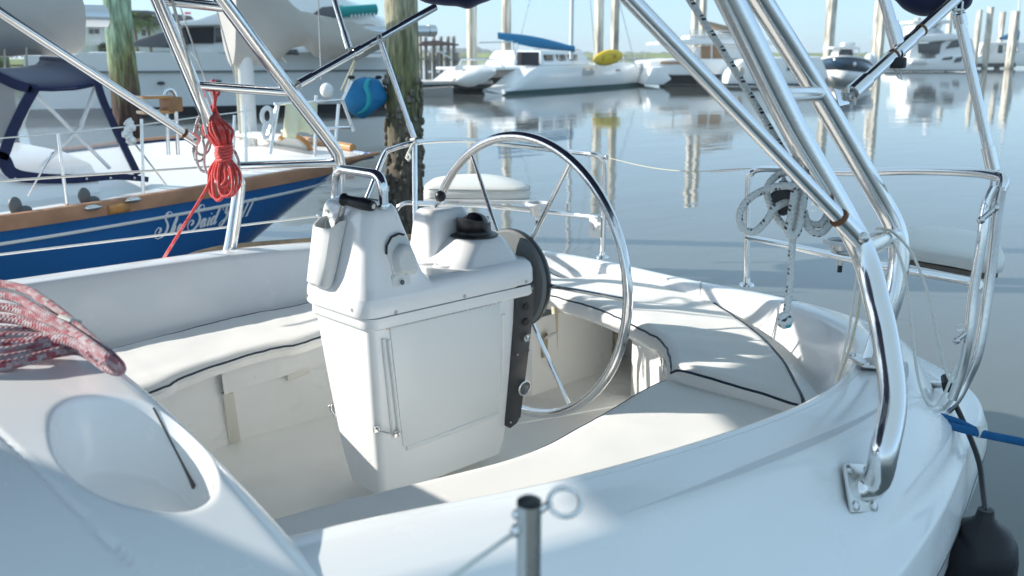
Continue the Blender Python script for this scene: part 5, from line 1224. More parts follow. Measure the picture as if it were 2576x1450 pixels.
def lettering():
    """script name on the quarter, each letter a swelling pen stroke"""
    L = {
     'S': [[(.62, .80), (.56, .95), (.40, 1.0), (.27, .88), (.30, .72), (.44, .55), (.52, .36), (.46, .14), (.28, .0), (.05, -.02), (-.10, .10), (-.14, .28), (-.04, .42), (.10, .40), (.14, .28), (.06, .20)]],
     'h': [[(.02, .0), (.10, .35), (.20, .75), (.30, .98), (.34, .80), (.22, .45), (.12, .10), (.10, .0)], [(.12, .2), (.22, .42), (.32, .48), (.34, .34), (.30, .12), (.34, .0), (.46, .10)]],
     'e': [[(.06, .22), (.22, .30), (.28, .42), (.18, .50), (.07, .36), (.06, .14), (.16, .0), (.30, .06), (.40, .18)]],
     'a': [[(.32, .42), (.22, .50), (.08, .36), (.04, .14), (.12, .0), (.24, .12), (.34, .46)], [(.34, .48), (.30, .22), (.31, .04), (.40, .02), (.48, .14)]],
     'i': [[(.06, .30), (.14, .48), (.10, .16), (.14, .0), (.26, .10)], [(.17, .66), (.19, .70), (.17, .72)]],
     'd': [[(.32, .42), (.22, .50), (.08, .36), (.04, .14), (.12, .0), (.26, .14), (.36, .5)], [(.50, 1.02), (.42, .70), (.34, .30), (.33, .04), (.42, .02), (.50, .14)]],
     'Y': [[(-.10, .70), (-.08, .92), (.10, 1.0), (.18, .82), (.18, .56), (.28, .46), (.44, .66), (.56, 1.0)], [(.56, 1.0), (.44, .45), (.30, .02), (.10, -.20), (-.06, -.12), (.06, .05), (.30, .18)]],
     's': [[(.04, .06), (.16, .28), (.24, .50), (.30, .36), (.34, .16), (.24, .0), (.10, .02)], [(.30, .1), (.42, .14)]],
     'I': [[(.14, .0), (.24, .5), (.34, .98)], [(.04, .0), (.26, .02)], [(.22, .96), (.46, .98)]],
    }
    seq = [('S', .14, 1.40), ('h', .94, 1.05), ('e', 1.44, 1.05), ('S', 2.28, 1.40), ('a', 3.02, 1.05), ('i', 3.47, 1.05), ('d', 3.74, 1.05), ('Y', 4.5, 1.1), ('e', 5.25, 1.05), ('s', 5.54, 1.05), ('I', 5.96, 1.08), ('I', 6.32, 1.08)]
    A = YP(398, 605, 6.06); B = YP(648, 546, 6.08)
    ux = (B - A); W = 6.72; un = ux / W; hz = .120
    mesh_of = {}
    for ch, x, sc in seq:
        mb = MB()
        for s in L[ch]:
            c = crv([V((q[0] * .82, q[1], 0)) for q in s], 6); P3 = []
            rs = []
            for i, q in enumerate(c):
                dn = c[min(i + 1, len(c) - 1)] - c[max(i - 1, 0)]
                heavy = max(0, -dn.y) / (dn.length + 1e-6)
                rs.append(.0028 + .0050 * heavy ** 1.5 + (.003 if ch == 'I' and abs(dn.y) > abs(dn.x) else 0))
                p = A + un * (x + q.x * sc) + V((un.x * .22 * q.y, un.y * .22 * q.y, 0)) * sc + V((0, 0, q.y * hz * sc))
                i2 = min(range(len(KX)), key=lambda k: abs(KX[k] - p.x)); P3.append(p)
            for i, p in enumerate(P3):      # lay the stroke on the hull skin
                k = min(max(0, int((p.x + 5) / 9.55 * 70)), 69); f = (p.x - KX[k]) / (KX[k + 1] - KX[k])
                d0 = kg(p.x)[1] - p.z; q0 = ketch_at(k, d0, .006); q1 = ketch_at(k + 1, d0, .006); P3[i] = V((p.x, q0.y + (q1.y - q0.y) * f, p.z))
            # flat ribbon
            rows = [[], []]
            for i, p in enumerate(P3):
                tg = (P3[min(i + 1, len(P3) - 1)] - P3[max(i - 1, 0)]); nn = V((tg.z, 0, -tg.x)); nn = nn.normalized() if nn.length > 1e-8 else V((1, 0, 0))
                rows[0].append(p + nn * rs[i]); rows[1].append(p - nn * rs[i])
            mb.grid(rows)
        mb.build('letter', MATS.get('letter_silver') or mat('letter_silver', (.80, .82, .84), .4), K, smooth=0, solid=.003)
lettering()
# ------------------------------------------------------------------ harbour background
def VD(x, y, d): r0 = ray(x, y); return CP + r0 * (d / r0.dot(VW))           # surveyed point in the vertical plane at distance d
def slab(name, px, d, depth, m, parent=None, bev=0, smooth=35):
    return MB().prism([VD(x, y, d) for x, y in px], VW * depth).build(name, m, parent, bev=bev, smooth=smooth)
def cbox(name, x0, y0, x1, y1, d, depth, m, parent=None, bev=.0):
    return slab(name, ((x0, y1), (x1, y1), (x1, y0), (x0, y0)), d, depth, m, parent, bev)
def wy(d): return 141.4 + 1.89 * FPX / d
# ---- timber piles
def pile_mat(name, top, mid, low, z0, z1, z2, grain=(34, 34, 5)):
    m = mat(name, mid, .9, bump=.8, bscale=14); t, n, p = nodes_of(m)
    tc = n.new('ShaderNodeTexCoord'); sp = n.new('ShaderNodeSeparateXYZ'); t.links.new(tc.outputs['Object'], sp.inputs[0])
    mp = n.new('ShaderNodeMapping'); mp.inputs['Scale'].default_value = (7, 7, 1.6); t.links.new(tc.outputs['Object'], mp.inputs['Vector'])
    nz = n.new('ShaderNodeTexNoise'); nz.inputs['Scale'].default_value = 1; nz.inputs['Detail'].default_value = 7; nz.inputs['Roughness'].default_value = .7; t.links.new(mp.outputs[0], nz.inputs['Vector'])
    ma = n.new('ShaderNodeMath'); ma.operation = 'MULTIPLY_ADD'; ma.inputs[1].default_value = 1.7; t.links.new(nz.outputs['Fac'], ma.inputs[0]); t.links.new(sp.outputs[2], ma.inputs[2])
    mr = n.new('ShaderNodeMapRange'); mr.inputs[1].default_value = z0 + .85; mr.inputs[2].default_value = z2 + .85; t.links.new(ma.outputs[0], mr.inputs[0])
    cr = n.new('ShaderNodeValToRGB'); e = cr.color_ramp.elements; e[0].position = 0; e[0].color = (*low, 1); e[1].position = 1; e[1].color = (*top, 1)
    k = (z1 - z0) / (z2 - z0); q = e.new(k); q.color = (*mid, 1); q = e.new(max(.02, k - .16)); q.color = (*[.6 * a + .4 * b for a, b in zip(low, mid)], 1)
    t.links.new(mr.outputs[0], cr.inputs[0])
    n2 = n.new('ShaderNodeTexNoise'); n2.inputs['Scale'].default_value = 1; n2.inputs['Detail'].default_value = 6; mp2 = n.new('ShaderNodeMapping'); mp2.inputs['Scale'].default_value = grain; t.links.new(tc.outputs['Object'], mp2.inputs['Vector']); t.links.new(mp2.outputs[0], n2.inputs['Vector'])
    m2 = n.new('ShaderNodeMapRange'); m2.inputs[1].default_value = .35; m2.inputs[2].default_value = .68; m2.inputs[3].default_value = .45; m2.inputs[4].default_value = 1.35; t.links.new(n2.outputs['Fac'], m2.inputs[0])
    mx = n.new('ShaderNodeMix'); mx.data_type = 'RGBA'; mx.blend_type = 'MULTIPLY'; mx.inputs[0].default_value = 1
    t.links.new(cr.outputs[0], mx.inputs[6]); t.links.new(m2.outputs[0], mx.inputs[7]); t.links.new(mx.outputs[2], p.inputs['Base Color'])
    return m
def timber_pile(px, py, d, r, label, m, top=4.2, lean=(0, 0), rough=.012, clusters=0, zc=(0, 0), seed=1):
    q = VD(px, py, d); base = V((q.x, q.y, WATER - .8)); P = thing('timber_pile', V((q.x, q.y, WATER)), label, 'piling')
    rows = []
    for i in range(111):
        z = WATER - .8 + (top - WATER + .8) * i / 110; row = []
        for k in range(36):
            a = 2 * pi * k / 36; u = V((cos(a) * 3.2, sin(a) * 3.2, z * 2.2 + seed * 9))
            rr = r * (1 - .03 * (z - WATER)) + rough * (noise.noise(u) + .6 * noise.noise(u * 3.1))
            if clusters: rr += clusters * smst(zc[1], zc[0], z) * max(0, noise.noise(u * 2.2 + V((0, 0, 40))) + .25)
            row.append(V((q.x + lean[0] * (z - q.z) + rr * cos(a), q.y + lean[1] * (z - q.z) + rr * sin(a), z)))
        rows.append(row)
    MB().grid(rows, closed_u=True).build('pile_shaft', m, P, smooth=80)
    if clusters:
        mb = MB(); rnd = random.Random(seed)
        for _ in range(300):
            z = zc[0] - .5 + (zc[1] - zc[0] + .5) * rnd.random() ** 1.3; a = rnd.random() * 2 * pi; rr = r * 1.0 + clusters * .6
            c = V((q.x + lean[0] * (z - q.z) + rr * cos(a), q.y + lean[1] * (z - q.z) + rr * sin(a), z)); mb.sphere(c, .010 + .016 * rnd.random(), 6, 4, (1, 1, 1.5))
        tag(mb.build('oyster_growth', mat('oyster_shell_%d' % seed, (.17, .155, .12), .85, var=.5, vscale=30), P, smooth=60), kind='stuff')
    return P
PM1 = pile_mat('algae_pile', (.40, .38, .26), (.17, .18, .08), (.15, .125, .095), .6, 1.1, 1.9)
PM2 = pile_mat('green_pile', (.27, .40, .29), (.21, .24, .11), (.085, .05, .04), 1.0, 1.42, 1.9)
timber_pile(1016, 300, 8.6, .152, 'brown oyster crusted timber pile standing behind the starboard stern rail', PM1, clusters=.02, zc=(.2, 1.3), seed=3)
timber_pile(312, 200, 10.4, .15, 'green topped timber pile behind the ketch dodger at left', PM2, clusters=.012, zc=(.0, .5), seed=5)
timber_pile(-8, 130, 14.5, .16, 'dark timber pile cut off by the left edge of the picture', PM2, top=2.0, seed=8)
# ---- concrete piles
CONC2 = pile_mat('stained_concrete_pile', (.64, .60, .51), (.60, .56, .47), (.2, .18, .14), -.35, .3, 5.0, (3, 3, .5))
def cpile(px, w, d, ytop, label, ybase=None):
    q = VD(px, 100, d); ww = w / FPX * d; z1 = VD(px, ytop, d).z if ytop is not None else CAM_H + 9
    P = tag(MB().box(V((q.x, q.y, (z1 + WATER - 1) / 2)), (ww, ww, z1 - WATER + 1), rotz(YAW + .5)).build('concrete_pile', CONC2, bev=ww * .06), label, 'piling', 'concrete pilings around the marina')
    return P
for a in ((1187, 19, 64, None, 'tall concrete piling left of the blue boom cover'), (1274, 17, 66, None, 'tall concrete piling just behind the blue boom cover'), (1506, 17, 74, None, 'thick concrete piling rising left of the yellow kayak top'),
          (1546, 15, 75, None, 'concrete piling rising right above the yellow kayak'), (1747, 13, 82, None, 'left piling of the pair behind the power catamaran'), (1766, 12, 84, None, 'right piling of the pair behind the power catamaran'),
          (2086, 18, 84, None, 'lone tall concrete piling left of the navy centre console'), (2202, 11, 118, 2, 'capped concrete piling right of the navy centre console'), (2215, 13, 112, None, 'tall concrete piling touching the capped one by the centre console'),
          (2304, 10, 170, 46, 'short piling behind the motor yacht bow rail'), (2384, 10, 172, 30, 'slim piling behind the motor yacht flybridge'), (2457, 10, 150, 25, 'first slim piling right of the motor yacht'),
          (2484, 11, 150, 18, 'second slim piling right of the motor yacht'), (2516, 10, 152, 30, 'third slim piling right of the motor yacht'), (2547, 15, 148, 28, 'broad piling beside the furled blue sail at right edge')):
    cpile(*a)
# ---- white motor yacht behind the ketch
def motor_yacht():
    Y = thing('motor_yacht', VD(600, 280, 31), 'long white motor yacht with flybridge moored behind the ketch', 'motor yacht')
    X = [60 + 960 * i / 24 for i in range(25)]
    def dd(x): return 29.5 + (x - 60) / 960 * 4
    def row(fy, off): return [VD(x, fy(x), dd(x) + off(x)) for x in X]
    tap = lambda x: 2.0 * max(0, (x - 700) / 320) ** 2
    g = row(lambda x: 134 - 6 * (x - 60) / 960 + (6 if x < 200 else 0), lambda x: -.1 + tap(x)); kn = row(lambda x: 185 - 6 * (x - 60) / 960, lambda x: 0 + tap(x))
    wl = row(lambda x: wy(dd(x)) - 18, lambda x: .25 + tap(x)); b = row(lambda x: wy(dd(x)) + 6, lambda x: .35 + tap(x))
    far = [p + VW * (4.6 - 2 * tap(x)) for p, x in zip(g, X)]
    k2 = [p + V((0, 0, -.05)) + VW * .08 for p in kn]
    MB().grid([far, [p.lerp(q, .06) + V((0, 0, .02)) for p, q in zip(g, far)], g, kn, k2, wl]).build('hull', OFFW, Y, smooth=25)
    MB().grid([wl, [p + VW * .02 for p in wl], b]).build('boot_stripe', BOOT, Y, smooth=25)
    for x, y in ((405, 210), (548, 206), (626, 210)): MB().sphere(VD(x, y, dd(x) - .02), .14, 14, 8, (1, .4, .45)).build('porthole', DARKW, Y, smooth=60)
    MB().tube([VD(x, 186 - 6 * (x - 60) / 960 - 3, dd(x) - .06 + tap(x)) for x in X], .025, 6).build('rub_strake', GREYP, Y)
    slab('deck_cover', ((318, 118), (345, 100), (400, 82), (452, 70), (462, 112), (400, 120)), 30.8, 2.8, GREYC, Y, .08)
    slab('saloon_side', ((440, 134), (455, 66), (560, 60), (700, 66), (960, 100), (980, 134)), 31.4, 3.0, OFFW, Y, .1)
    slab('saloon_window', ((455, 110), (458, 70), (536, 68), (536, 110)), 31.32, .2, BLACKC, Y, .02)
    slab('saloon_window', ((540, 108), (540, 70), (606, 70), (604, 100)), 31.30, .2, DARKW, Y, .02)
    slab('saloon_window', ((688, 128), (700, 138), (750, 139), (746, 124)), 31.30, .2, DARKW, Y, .02)
    slab('saloon_window', ((766, 116), (782, 136), (838, 138), (820, 122)), 31.28, .2, DARKW, Y, .02)
    slab('hardtop', ((425, 66), (440, 56), (500, 48), (540, 34), (600, 26), (640, 24), (640, 66), (540, 64)), 31.0, 3.6, OFFW, Y, .1)
    slab('flybridge', ((640, 30), (700, -6), (860, -6), (960, 52), (965, 72), (640, 70)), 31.6, 2.8, OFFW, Y, .12)
    slab('flybridge_screen', ((775, 44), (810, 18), (862, 14), (870, 40), (800, 52)), 31.5, .3, GREYC, Y, .02)
    a, b2 = VD(852, 31, 31.2), VD(946, 24, 31.8)
    MB().cyl(a, b2, .17, 16).build('teal_roll', TEAL, Y, smooth=50)
    mb = MB()
    for i in range(7): q = a.lerp(b2, .35 + .1 * i); mb.box(q + V((0, 0, -.14)) - VW * .12, (.05, .05, .12))
    mb.build('roll_straps', WHITE, Y)
    MB().tube([VD(x, y, 31) for x, y in ((574, 118), (570, 108), (574, 98), (582, 104), (580, 118))], .04, 8).build('deck_cleat', WHITE, Y)
    for x in (430, 480, 590, 700, 830): MB().cyl(VD(x, 132, 30.6), VD(x + 22, 160, 30.2), .012, 6).build('fender_line', GREYP, Y)
    slab('red_pennant', ((860, 142), (866, 132), (880, 136), (876, 144)), 31.0, .1, REDF, Y); slab('deck_box', ((878, 146), (878, 136), (962, 136), (962, 146)), 31.4, .8, WHITE, Y, .03)
    slab('red_flag', ((465, 36), (465, 31), (480, 31), (480, 36)), 34, .02, REDF, Y); MB().cyl(VD(464, 60, 34), VD(464, 28, 34), .02, 6).build('flag_staff', ALU, Y)
motor_yacht()
# ---- sailing catamaran
def catamaran():
    S0 = WP(1266, 241); B0 = WP(1634, 214); a = (B0 - S0).normalized(); L = (B0 - S0).length
    n = V((-a.y, a.x, 0)); n = n if n.dot(VW) > 0 else -n
    C = thing('sailing_catamaran', S0 + n * 2, 'white sailing catamaran with blue boom cover and yellow kayak aboard', 'catamaran')
    def hull(o, nm):
        rows = []
        for i in range(31):
            f = i / 30; x = L * f * 1.02; hb = .62 * (1 - max(0, (f - .55) / .45) ** 2.2) + .03; top = .28 + 1.05 * smst(0, .19, f) + .12 * f
            c = S0 + n * o + a * x; rows.append([c - n * hb * .9 + V((0, 0, top)), c - n * hb + V((0, 0, top - .15)), c - n * hb * .98 + V((0, 0, top * .35)), c - n * hb * .8 + V((0, 0, .05)), c - n * hb * .6 + V((0, 0, -.3)), c + V((0, 0, -.5)), c + n * hb * .6 + V((0, 0, -.3)), c + n * hb * .9 + V((0, 0, .3)), c + n * hb + V((0, 0, top - .15)), c + n * hb * .9 + V((0, 0, top))])
        mb = MB(); mb.grid(rows, closed_u=True); mb.f.append(list(range(9, -1, -1))); h = mb.build(nm, OFFW, C, smooth=40)
        mb = MB(); mb.grid([[S0 + n * o + a * L * f * 1.02 - n * (.62 * (1 - max(0, (f - .55) / .45) ** 2.2) + .045) * k + V((0, 0, z)) for f in [i / 20 for i in range(21)]] for z, k in ((.20, 1.0), (-.05, .9))]); mb.build('antifoul_band', mat('antifoul', (.02, .10, .10), .6) if 'antifoul' not in MATS else MATS['antifoul'], C)
        return h
    hull(.55, 'near_hull'); hull(4.5, 'far_hull')
    def bx(f0, f1, o0, o1, z0, z1, nm, m, tp=1.0, bev=.1):
        c = S0 + a * L * (f0 + f1) / 2 + n * (o0 + o1) / 2 + V((0, 0, (z0 + z1) / 2)); R_ = Matrix((a, n, V((0, 0, 1)))).transposed()
        return MB().box(c, (L * (f1 - f0), abs(o1 - o0), z1 - z0), R_, tp).build(nm, m, C, bev=bev)
    bx(.16, .80, .5, 4.5, .75, 1.38, 'bridge_deck', OFFW); bx(.80, .82, .5, 4.5, .95, 1.2, 'forward_beam', ALU)
    bx(.27, .60, .7, 4.3, 1.38, 2.2, 'cabin_house', OFFW, .82, .15)
    for f0 in (.30, .38, .455): bx(f0, f0 + .055, .78, .95, 1.62, 1.98, 'house_window', DARKW, 1, .03)
    bx(.02, .20, .9, 4.2, 1.2, 1.35, 'aft_deck', OFFW); bx(.17, .27, .8, 1.2, 1.4, 2.1, 'cockpit_post', BLACKC, 1, .05)
    for f0 in (.16, .58, .7): bx(f0, f0 + .035, -.08, .0, .98, 1.10, 'porthole', DARKW, 1, .02)
    for i in range(9):
        f = .22 + .74 * i / 8; p = S0 + a * L * f + n * .08 + V((0, 0, 1.35 + .12 * f)); MB().cyl(p, p + V((0, 0, .6)), .018, 6).build('stanchion', ALU, C)
    for z in (.58, .32): MB().tube([S0 + a * L * f + n * .08 + V((0, 0, 1.35 + .12 * f + z)) for f in (.22, .4, .6, .8, .96)], .009, 5).build('lifeline', BRUSH, C)
    d0 = VD(1437, 140, 53); MB().cyl(V((d0.x, d0.y, 1.3)), V((d0.x, d0.y, 14)), .11, 12).build('mast', ALU, C, smooth=60)
    p0, p1 = VD(1252, 90, 50), VD(1446, 124, 53); rows = []
    for i in range(21):
        f = i / 20; c = p0.lerp(p1, f); h = .16 + .12 * sin(pi * min(1, f * 1.1)); rows.append([c + V((0, 0, cos(q) * h)) + VW * sin(q) * .16 for q in [2 * pi * k / 10 for k in range(10)]])
    mb = MB(); mb.grid(rows, closed_u=True); mb.f.append(list(range(9, -1, -1))); mb.f.append([200 + k for k in range(10)]); mb.build('boom_cover', BLUEC, C, smooth=60)
    for x0, x1 in ((1437, 1290), (1437, 1500), (1437, 1600)): MB().cyl(V((d0.x, d0.y, 13)), VD(x1, 170, 51 + (x1 - 1260) / 60), .02, 6).build('stay_wire', BRUSH, C)
    # davit rails and wrapped dinghy on the stern
    for pts in (((1205, 108), (1290, 106), (1300, 160)), ((1150, 172), (1160, 150), (1250, 150), (1270, 172)), ((1296, 165), (1300, 108))): MB().tube([VD(x, y, 48.5) for x, y in pts], .04, 8).build('davit_rail', STEEL, C)
    mb = MB(); c = VD(1205, 190, 48.3); pts = []
    rows = []
    for i in range(17):
        f = i / 16; q = VD(1148 + 100 * f, 204 - 26 * f, 48.3); h = .48 * sin(pi * (.12 + .8 * f)); rows.append([q + V((0, 0, cos(s) * h * (1 + .15 * noise.noise(V((i * .5, s, 1)))))) + VW * sin(s) * .5 for s in [2 * pi * k / 12 for k in range(12)]])
    mb.grid(rows, closed_u=True); mb.build('wrapped_dinghy', WHITE, C, smooth=60)
    slab('stern_bag', ((1144, 178), (1144, 166), (1166, 166), (1166, 180)), 48.4, .4, WHITE, C, .04)
    # small name on the side
    nt_ = bpy.data.curves.new('name_text', 'FONT'); nt_.body = 'Ruaifin'; nt_.size = .62; nt_.shear = .35; nt_.extrude = .004
    to = bpy.data.objects.new('name_tmp', nt_); COL.objects.link(to); bpy.context.view_layer.update()
    me = bpy.data.meshes.new_from_object(to.evaluated_get(bpy.context.evaluated_depsgraph_get())); bpy.data.objects.remove(to); bpy.data.curves.remove(nt_)
    q = S0 + a * L * .445 + n * (.55 - .675) + V((0, 0, .80))
    M = Matrix((a, V((0, 0, 1)), -n)).transposed().to_4x4(); M.translation = q; me.transform(M); me.materials.clear(); me.materials.append(mat('pale_blue_letter', (.38, .45, .52), .5))
    o = bpy.data.objects.new('name_lettering', me); COL.objects.link(o); par(o, C)
    Kk = thing('kayak', VD(1530, 160, 55.5), 'bright yellow kayak strapped upright on the catamaran foredeck', 'kayak')
    rows = []; c0, c1 = VD(1490, 152, 55.5), VD(1568, 139, 56.5)
    for i in range(21):
        f = i / 20; c = c0.lerp(c1, f); h = max(.02, sin(pi * f) ** .55); rows.append([c + V((0, 0, 0.44 * h * cos(s))) + VW * .28 * h * sin(s) for s in [2 * pi * k / 12 for k in range(12)]])
    MB().grid(rows, closed_u=True).build('kayak_hull', YEL, Kk, smooth=60)
    rows = []
    for i in range(11):
        f = .3 + .45 * i / 10; c = c0.lerp(c1, f) - VW * .235; rows.append([c + V((0, 0, .15)), c + V((0, 0, -.08))])
    MB().grid(rows).build('kayak_well', mat('kayak_inside', (.55, .36, .02), .6), Kk, solid=.02)
    MB().tube([VD(1568, 139, 56), VD(1590, 158, 57), VD(1600, 165, 57)], .02, 6).build('kayak_line', CORDW, Kk)
catamaran()
# ---- power catamaran
def power_cat():
    P = thing('power_catamaran', VD(1780, 212, 64), 'white power catamaran with tan cabin panels behind the arch strut', 'catamaran')
    slab('port_hull', ((1622, 214), (1640, 170), (1668, 168), (1690, 200), (1668, 214)), 61, 9, OFFW, P, .1)
    slab('tunnel_shadow_wall', ((1660, 213), (1670, 180), (1800, 182), (1800, 213)), 66, .5, BOOT, P)  # dark sheet standing in for the shade between the hulls
    slab('bridge_bow', ((1630, 176), (1636, 154), (1700, 148), (1830, 148), (1836, 186), (1790, 190), (1690, 190)), 62, 8, OFFW, P, .15)
    slab('tan_cushion', ((1660, 162), (1664, 155), (1738, 155), (1738, 162)), 61.9, .3, BROWNP, P, .03)
    slab('starboard_hull', ((1828, 213), (1836, 180), (1870, 150), (1910, 146), (2066, 142), (2086, 190), (2070, 213)), 60, 5, OFFW, P, .15)
    slab('waterline_band', ((1824, 217), (1824, 211), (2072, 211), (2072, 217)), 59.9, 4.8, BOOT, P)
    slab('windscreen', ((1740, 150), (1752, 118), (1880, 116), (1960, 146)), 63, 4, OFFW, P, .1)
    slab('tan_panel', ((1764, 150), (1764, 116), (1818, 114), (1826, 152)), 62.9, .3, BROWNP, P, .03)
    slab('hull_window', ((1980, 178), (1986, 160), (2006, 156), (2004, 174)), 59.9, .2, DARKW, P, .03)
    MB().sphere(VD(1864, 182, 59.9), .26, 14, 8, (1, .5, 1.3)).build('round_fender', mat('tan_fender', (.6, .48, .36), .5), P, smooth=60)
    slab('hardtop', ((1656, 112), (1660, 104), (1740, 98), (1960, 100), (1970, 112)), 62, 6, OFFW, P, .1)
    slab('flybridge', ((1734, 100), (1738, 88), (1860, 84), (1900, 100)), 63, 3.5, WHITE, P, .1)
    for y in (78, 84, 91): MB().tube([VD(1734, y, 63), VD(1800, y, 62.6), VD(1850, y, 63)], .03, 6).build('flybridge_rail', STEEL, P)
    for x in (1736, 1772, 1808, 1848): MB().cyl(VD(x, 98, 62.8), VD(x, 77, 62.8), .03, 6).build('rail_post', STEEL, P)
    slab('tan_awning', ((1772, 58), (1784, 54), (1856, 72), (1860, 84), (1830, 80)), 63, 2, mat('tan_awning', (.45, .33, .22), .8, bump=.4, bscale=4), P, .04)
    for x in (1700, 1790, 1900): MB().cyl(VD(x, 150, 62.4), VD(x, 112, 62.4), .05, 8).build('roof_post', ALU, P)
power_cat()
def centre_console():
    C = thing('centre_console', VD(2130, 205, 67), 'navy hulled centre console boat with white hardtop seen bow on', 'motorboat')
    rows = []; D0 = 66
    top = [(2072, 150), (2100, 145), (2150, 146), (2185, 156), (2196, 172)]; kn = [(2076, 176), (2108, 176), (2150, 180), (2186, 184), (2196, 186)]; bt = [(2090, 210), (2118, 214), (2156, 208), (2186, 198), (2196, 194)]
    off = [1.6, .2, 0, 1.0, 2.6]
    tp = [VD(x, y, D0 + o) for (x, y), o in zip(top, off)]; k_ = [VD(x, y, D0 + o + .1) for (x, y), o in zip(kn, off)]; b_ = [VD(x, y, D0 + o + .5) for (x, y), o in zip(bt, off)]
    MB().grid([crv(tp, 5), crv(k_, 5)]).build('navy_topsides', NAVYH, C, smooth=60, solid=.05)
    MB().grid([crv(k_, 5), crv(b_, 5)]).build('white_bottom', OFFW, C, smooth=60, solid=.05)
    MB().grid([[p + V((0, 0, .12)) for p in crv(tp, 5)], crv(tp, 5)]).build('gunwale', WHITE, C, smooth=60, solid=.08)
    MB().grid([[p + VW * 5 for p in crv(tp, 5)], crv(tp, 5)]).build('foredeck', WHITE, C, smooth=60)
    MB().grid([[p + VW * 5 for p in crv(tp, 5)], [V((p.x, p.y, WATER)) + VW * 5 for p in crv(tp, 5)]]).build('transom', WHITE, C)
    slab('console', ((2104, 148), (2112, 124), (2146, 122), (2154, 148)), 67.5, 1.5, WHITE, C, .1); slab('windscreen', ((2108, 140), (2116, 124), (2142, 123), (2148, 140)), 67.4, .1, DARKW, C, .03)
    slab('hardtop', ((2094, 123), (2098, 118), (2150, 117), (2166, 121), (2164, 125)), 67, 2.2, WHITE, C, .05); slab('radar_box', ((2122, 117), (2124, 107), (2152, 106), (2152, 117)), 68, .8, WHITE, C, .08)
    for x in (2100, 2160): MB().cyl(VD(x, 150, 67.2), VD(x + 2, 122, 67.2), .04, 8).build('top_leg', ALU, C)
    MB().cyl(VD(2160, 118, 68), VD(2190, 98, 68), .015, 6).build('antenna', WHITE, C)
    MB().sphere(VD(2150, 162, 65.9), .22, 12, 8, (1, .3, .8)).build('bow_emblem', BRUSH, C, smooth=60)
    for x in (2186, 2196): MB().sphere(VD(x, 152, 70), .35, 12, 8, (.8, 1, 1.4)).build('outboard_motor', WHITE, C, smooth=60)
centre_console()
def sport_yacht():
    Y = thing('sport_yacht', VD(2350, 178, 120), 'tall white flybridge yacht with dark saloon door near top right', 'motor yacht')
    d = 119
    slab('hull', ((2256, 178), (2262, 160), (2300, 150), (2360, 146), (2430, 138), (2456, 136), (2440, 178)), d, 6, OFFW, Y, .3)
    slab('side_house', ((2350, 150), (2368, 112), (2400, 88), (2420, 84), (2450, 100), (2456, 140), (2430, 146)), d + .6, 5, OFFW, Y, .3)
    slab('saloon_door', ((2310, 134), (2312, 110), (2368, 108), (2364, 136)), d + .5, 5, DARKW, Y, .1)
    slab('cockpit_post', ((2284, 152), (2292, 112), (2310, 108), (2312, 150)), d + .3, 5, OFFW, Y, .2)
    slab('flybridge_deck', ((2288, 104), (2292, 92), (2330, 88), (2400, 84), (2410, 100), (2340, 106)), d - .2, 6, OFFW, Y, .25)
    slab('flybridge_screen', ((2320, 88), (2326, 72), (2360, 70), (2378, 84)), d + .5, 4.5, mat('pale_screen', (.55, .60, .64), .2), Y, .1)
    slab('hardtop', ((2294, 58), (2300, 52), (2390, 50), (2396, 56), (2390, 60)), d, 5, OFFW, Y, .15)
    slab('hardtop_leg', ((2350, 82), (2366, 58), (2374, 58), (2362, 84)), d + .5, 4, OFFW, Y, .1); slab('hardtop_leg', ((2306, 90), (2306, 58), (2312, 58), (2314, 90)), d + .5, 4, OFFW, Y, .1)
    MB().sphere(VD(2358, 42, d + 2), .5, 12, 8, (1, 1, .8)).build('radome', WHITE, Y, smooth=60)
    slab('side_window', ((2378, 124), (2396, 104), (2412, 98), (2416, 118)), d + .45, .3, DARKW, Y, .1)
    slab('hull_window', ((2370, 152), (2374, 146), (2398, 142), (2396, 150)), d - .15, .3, DARKW, Y, .1); slab('hull_window', ((2400, 158), (2406, 146), (2424, 142), (2418, 156)), d - .15, .3, DARKW, Y, .1)
    slab('tender', ((2290, 162), (2296, 148), (2330, 148), (2338, 162)), d - .6, 2, WHITE, Y, .4); slab('swim_platform', ((2226, 176), (2228, 170), (2270, 168), (2270, 176)), d - .5, 5, WHITE, Y, .1)
    slab('waterline_band', ((2254, 180), (2254, 177), (2440, 177), (2440, 180)), d - .05, 5.5, BOOT, Y)
sport_yacht()
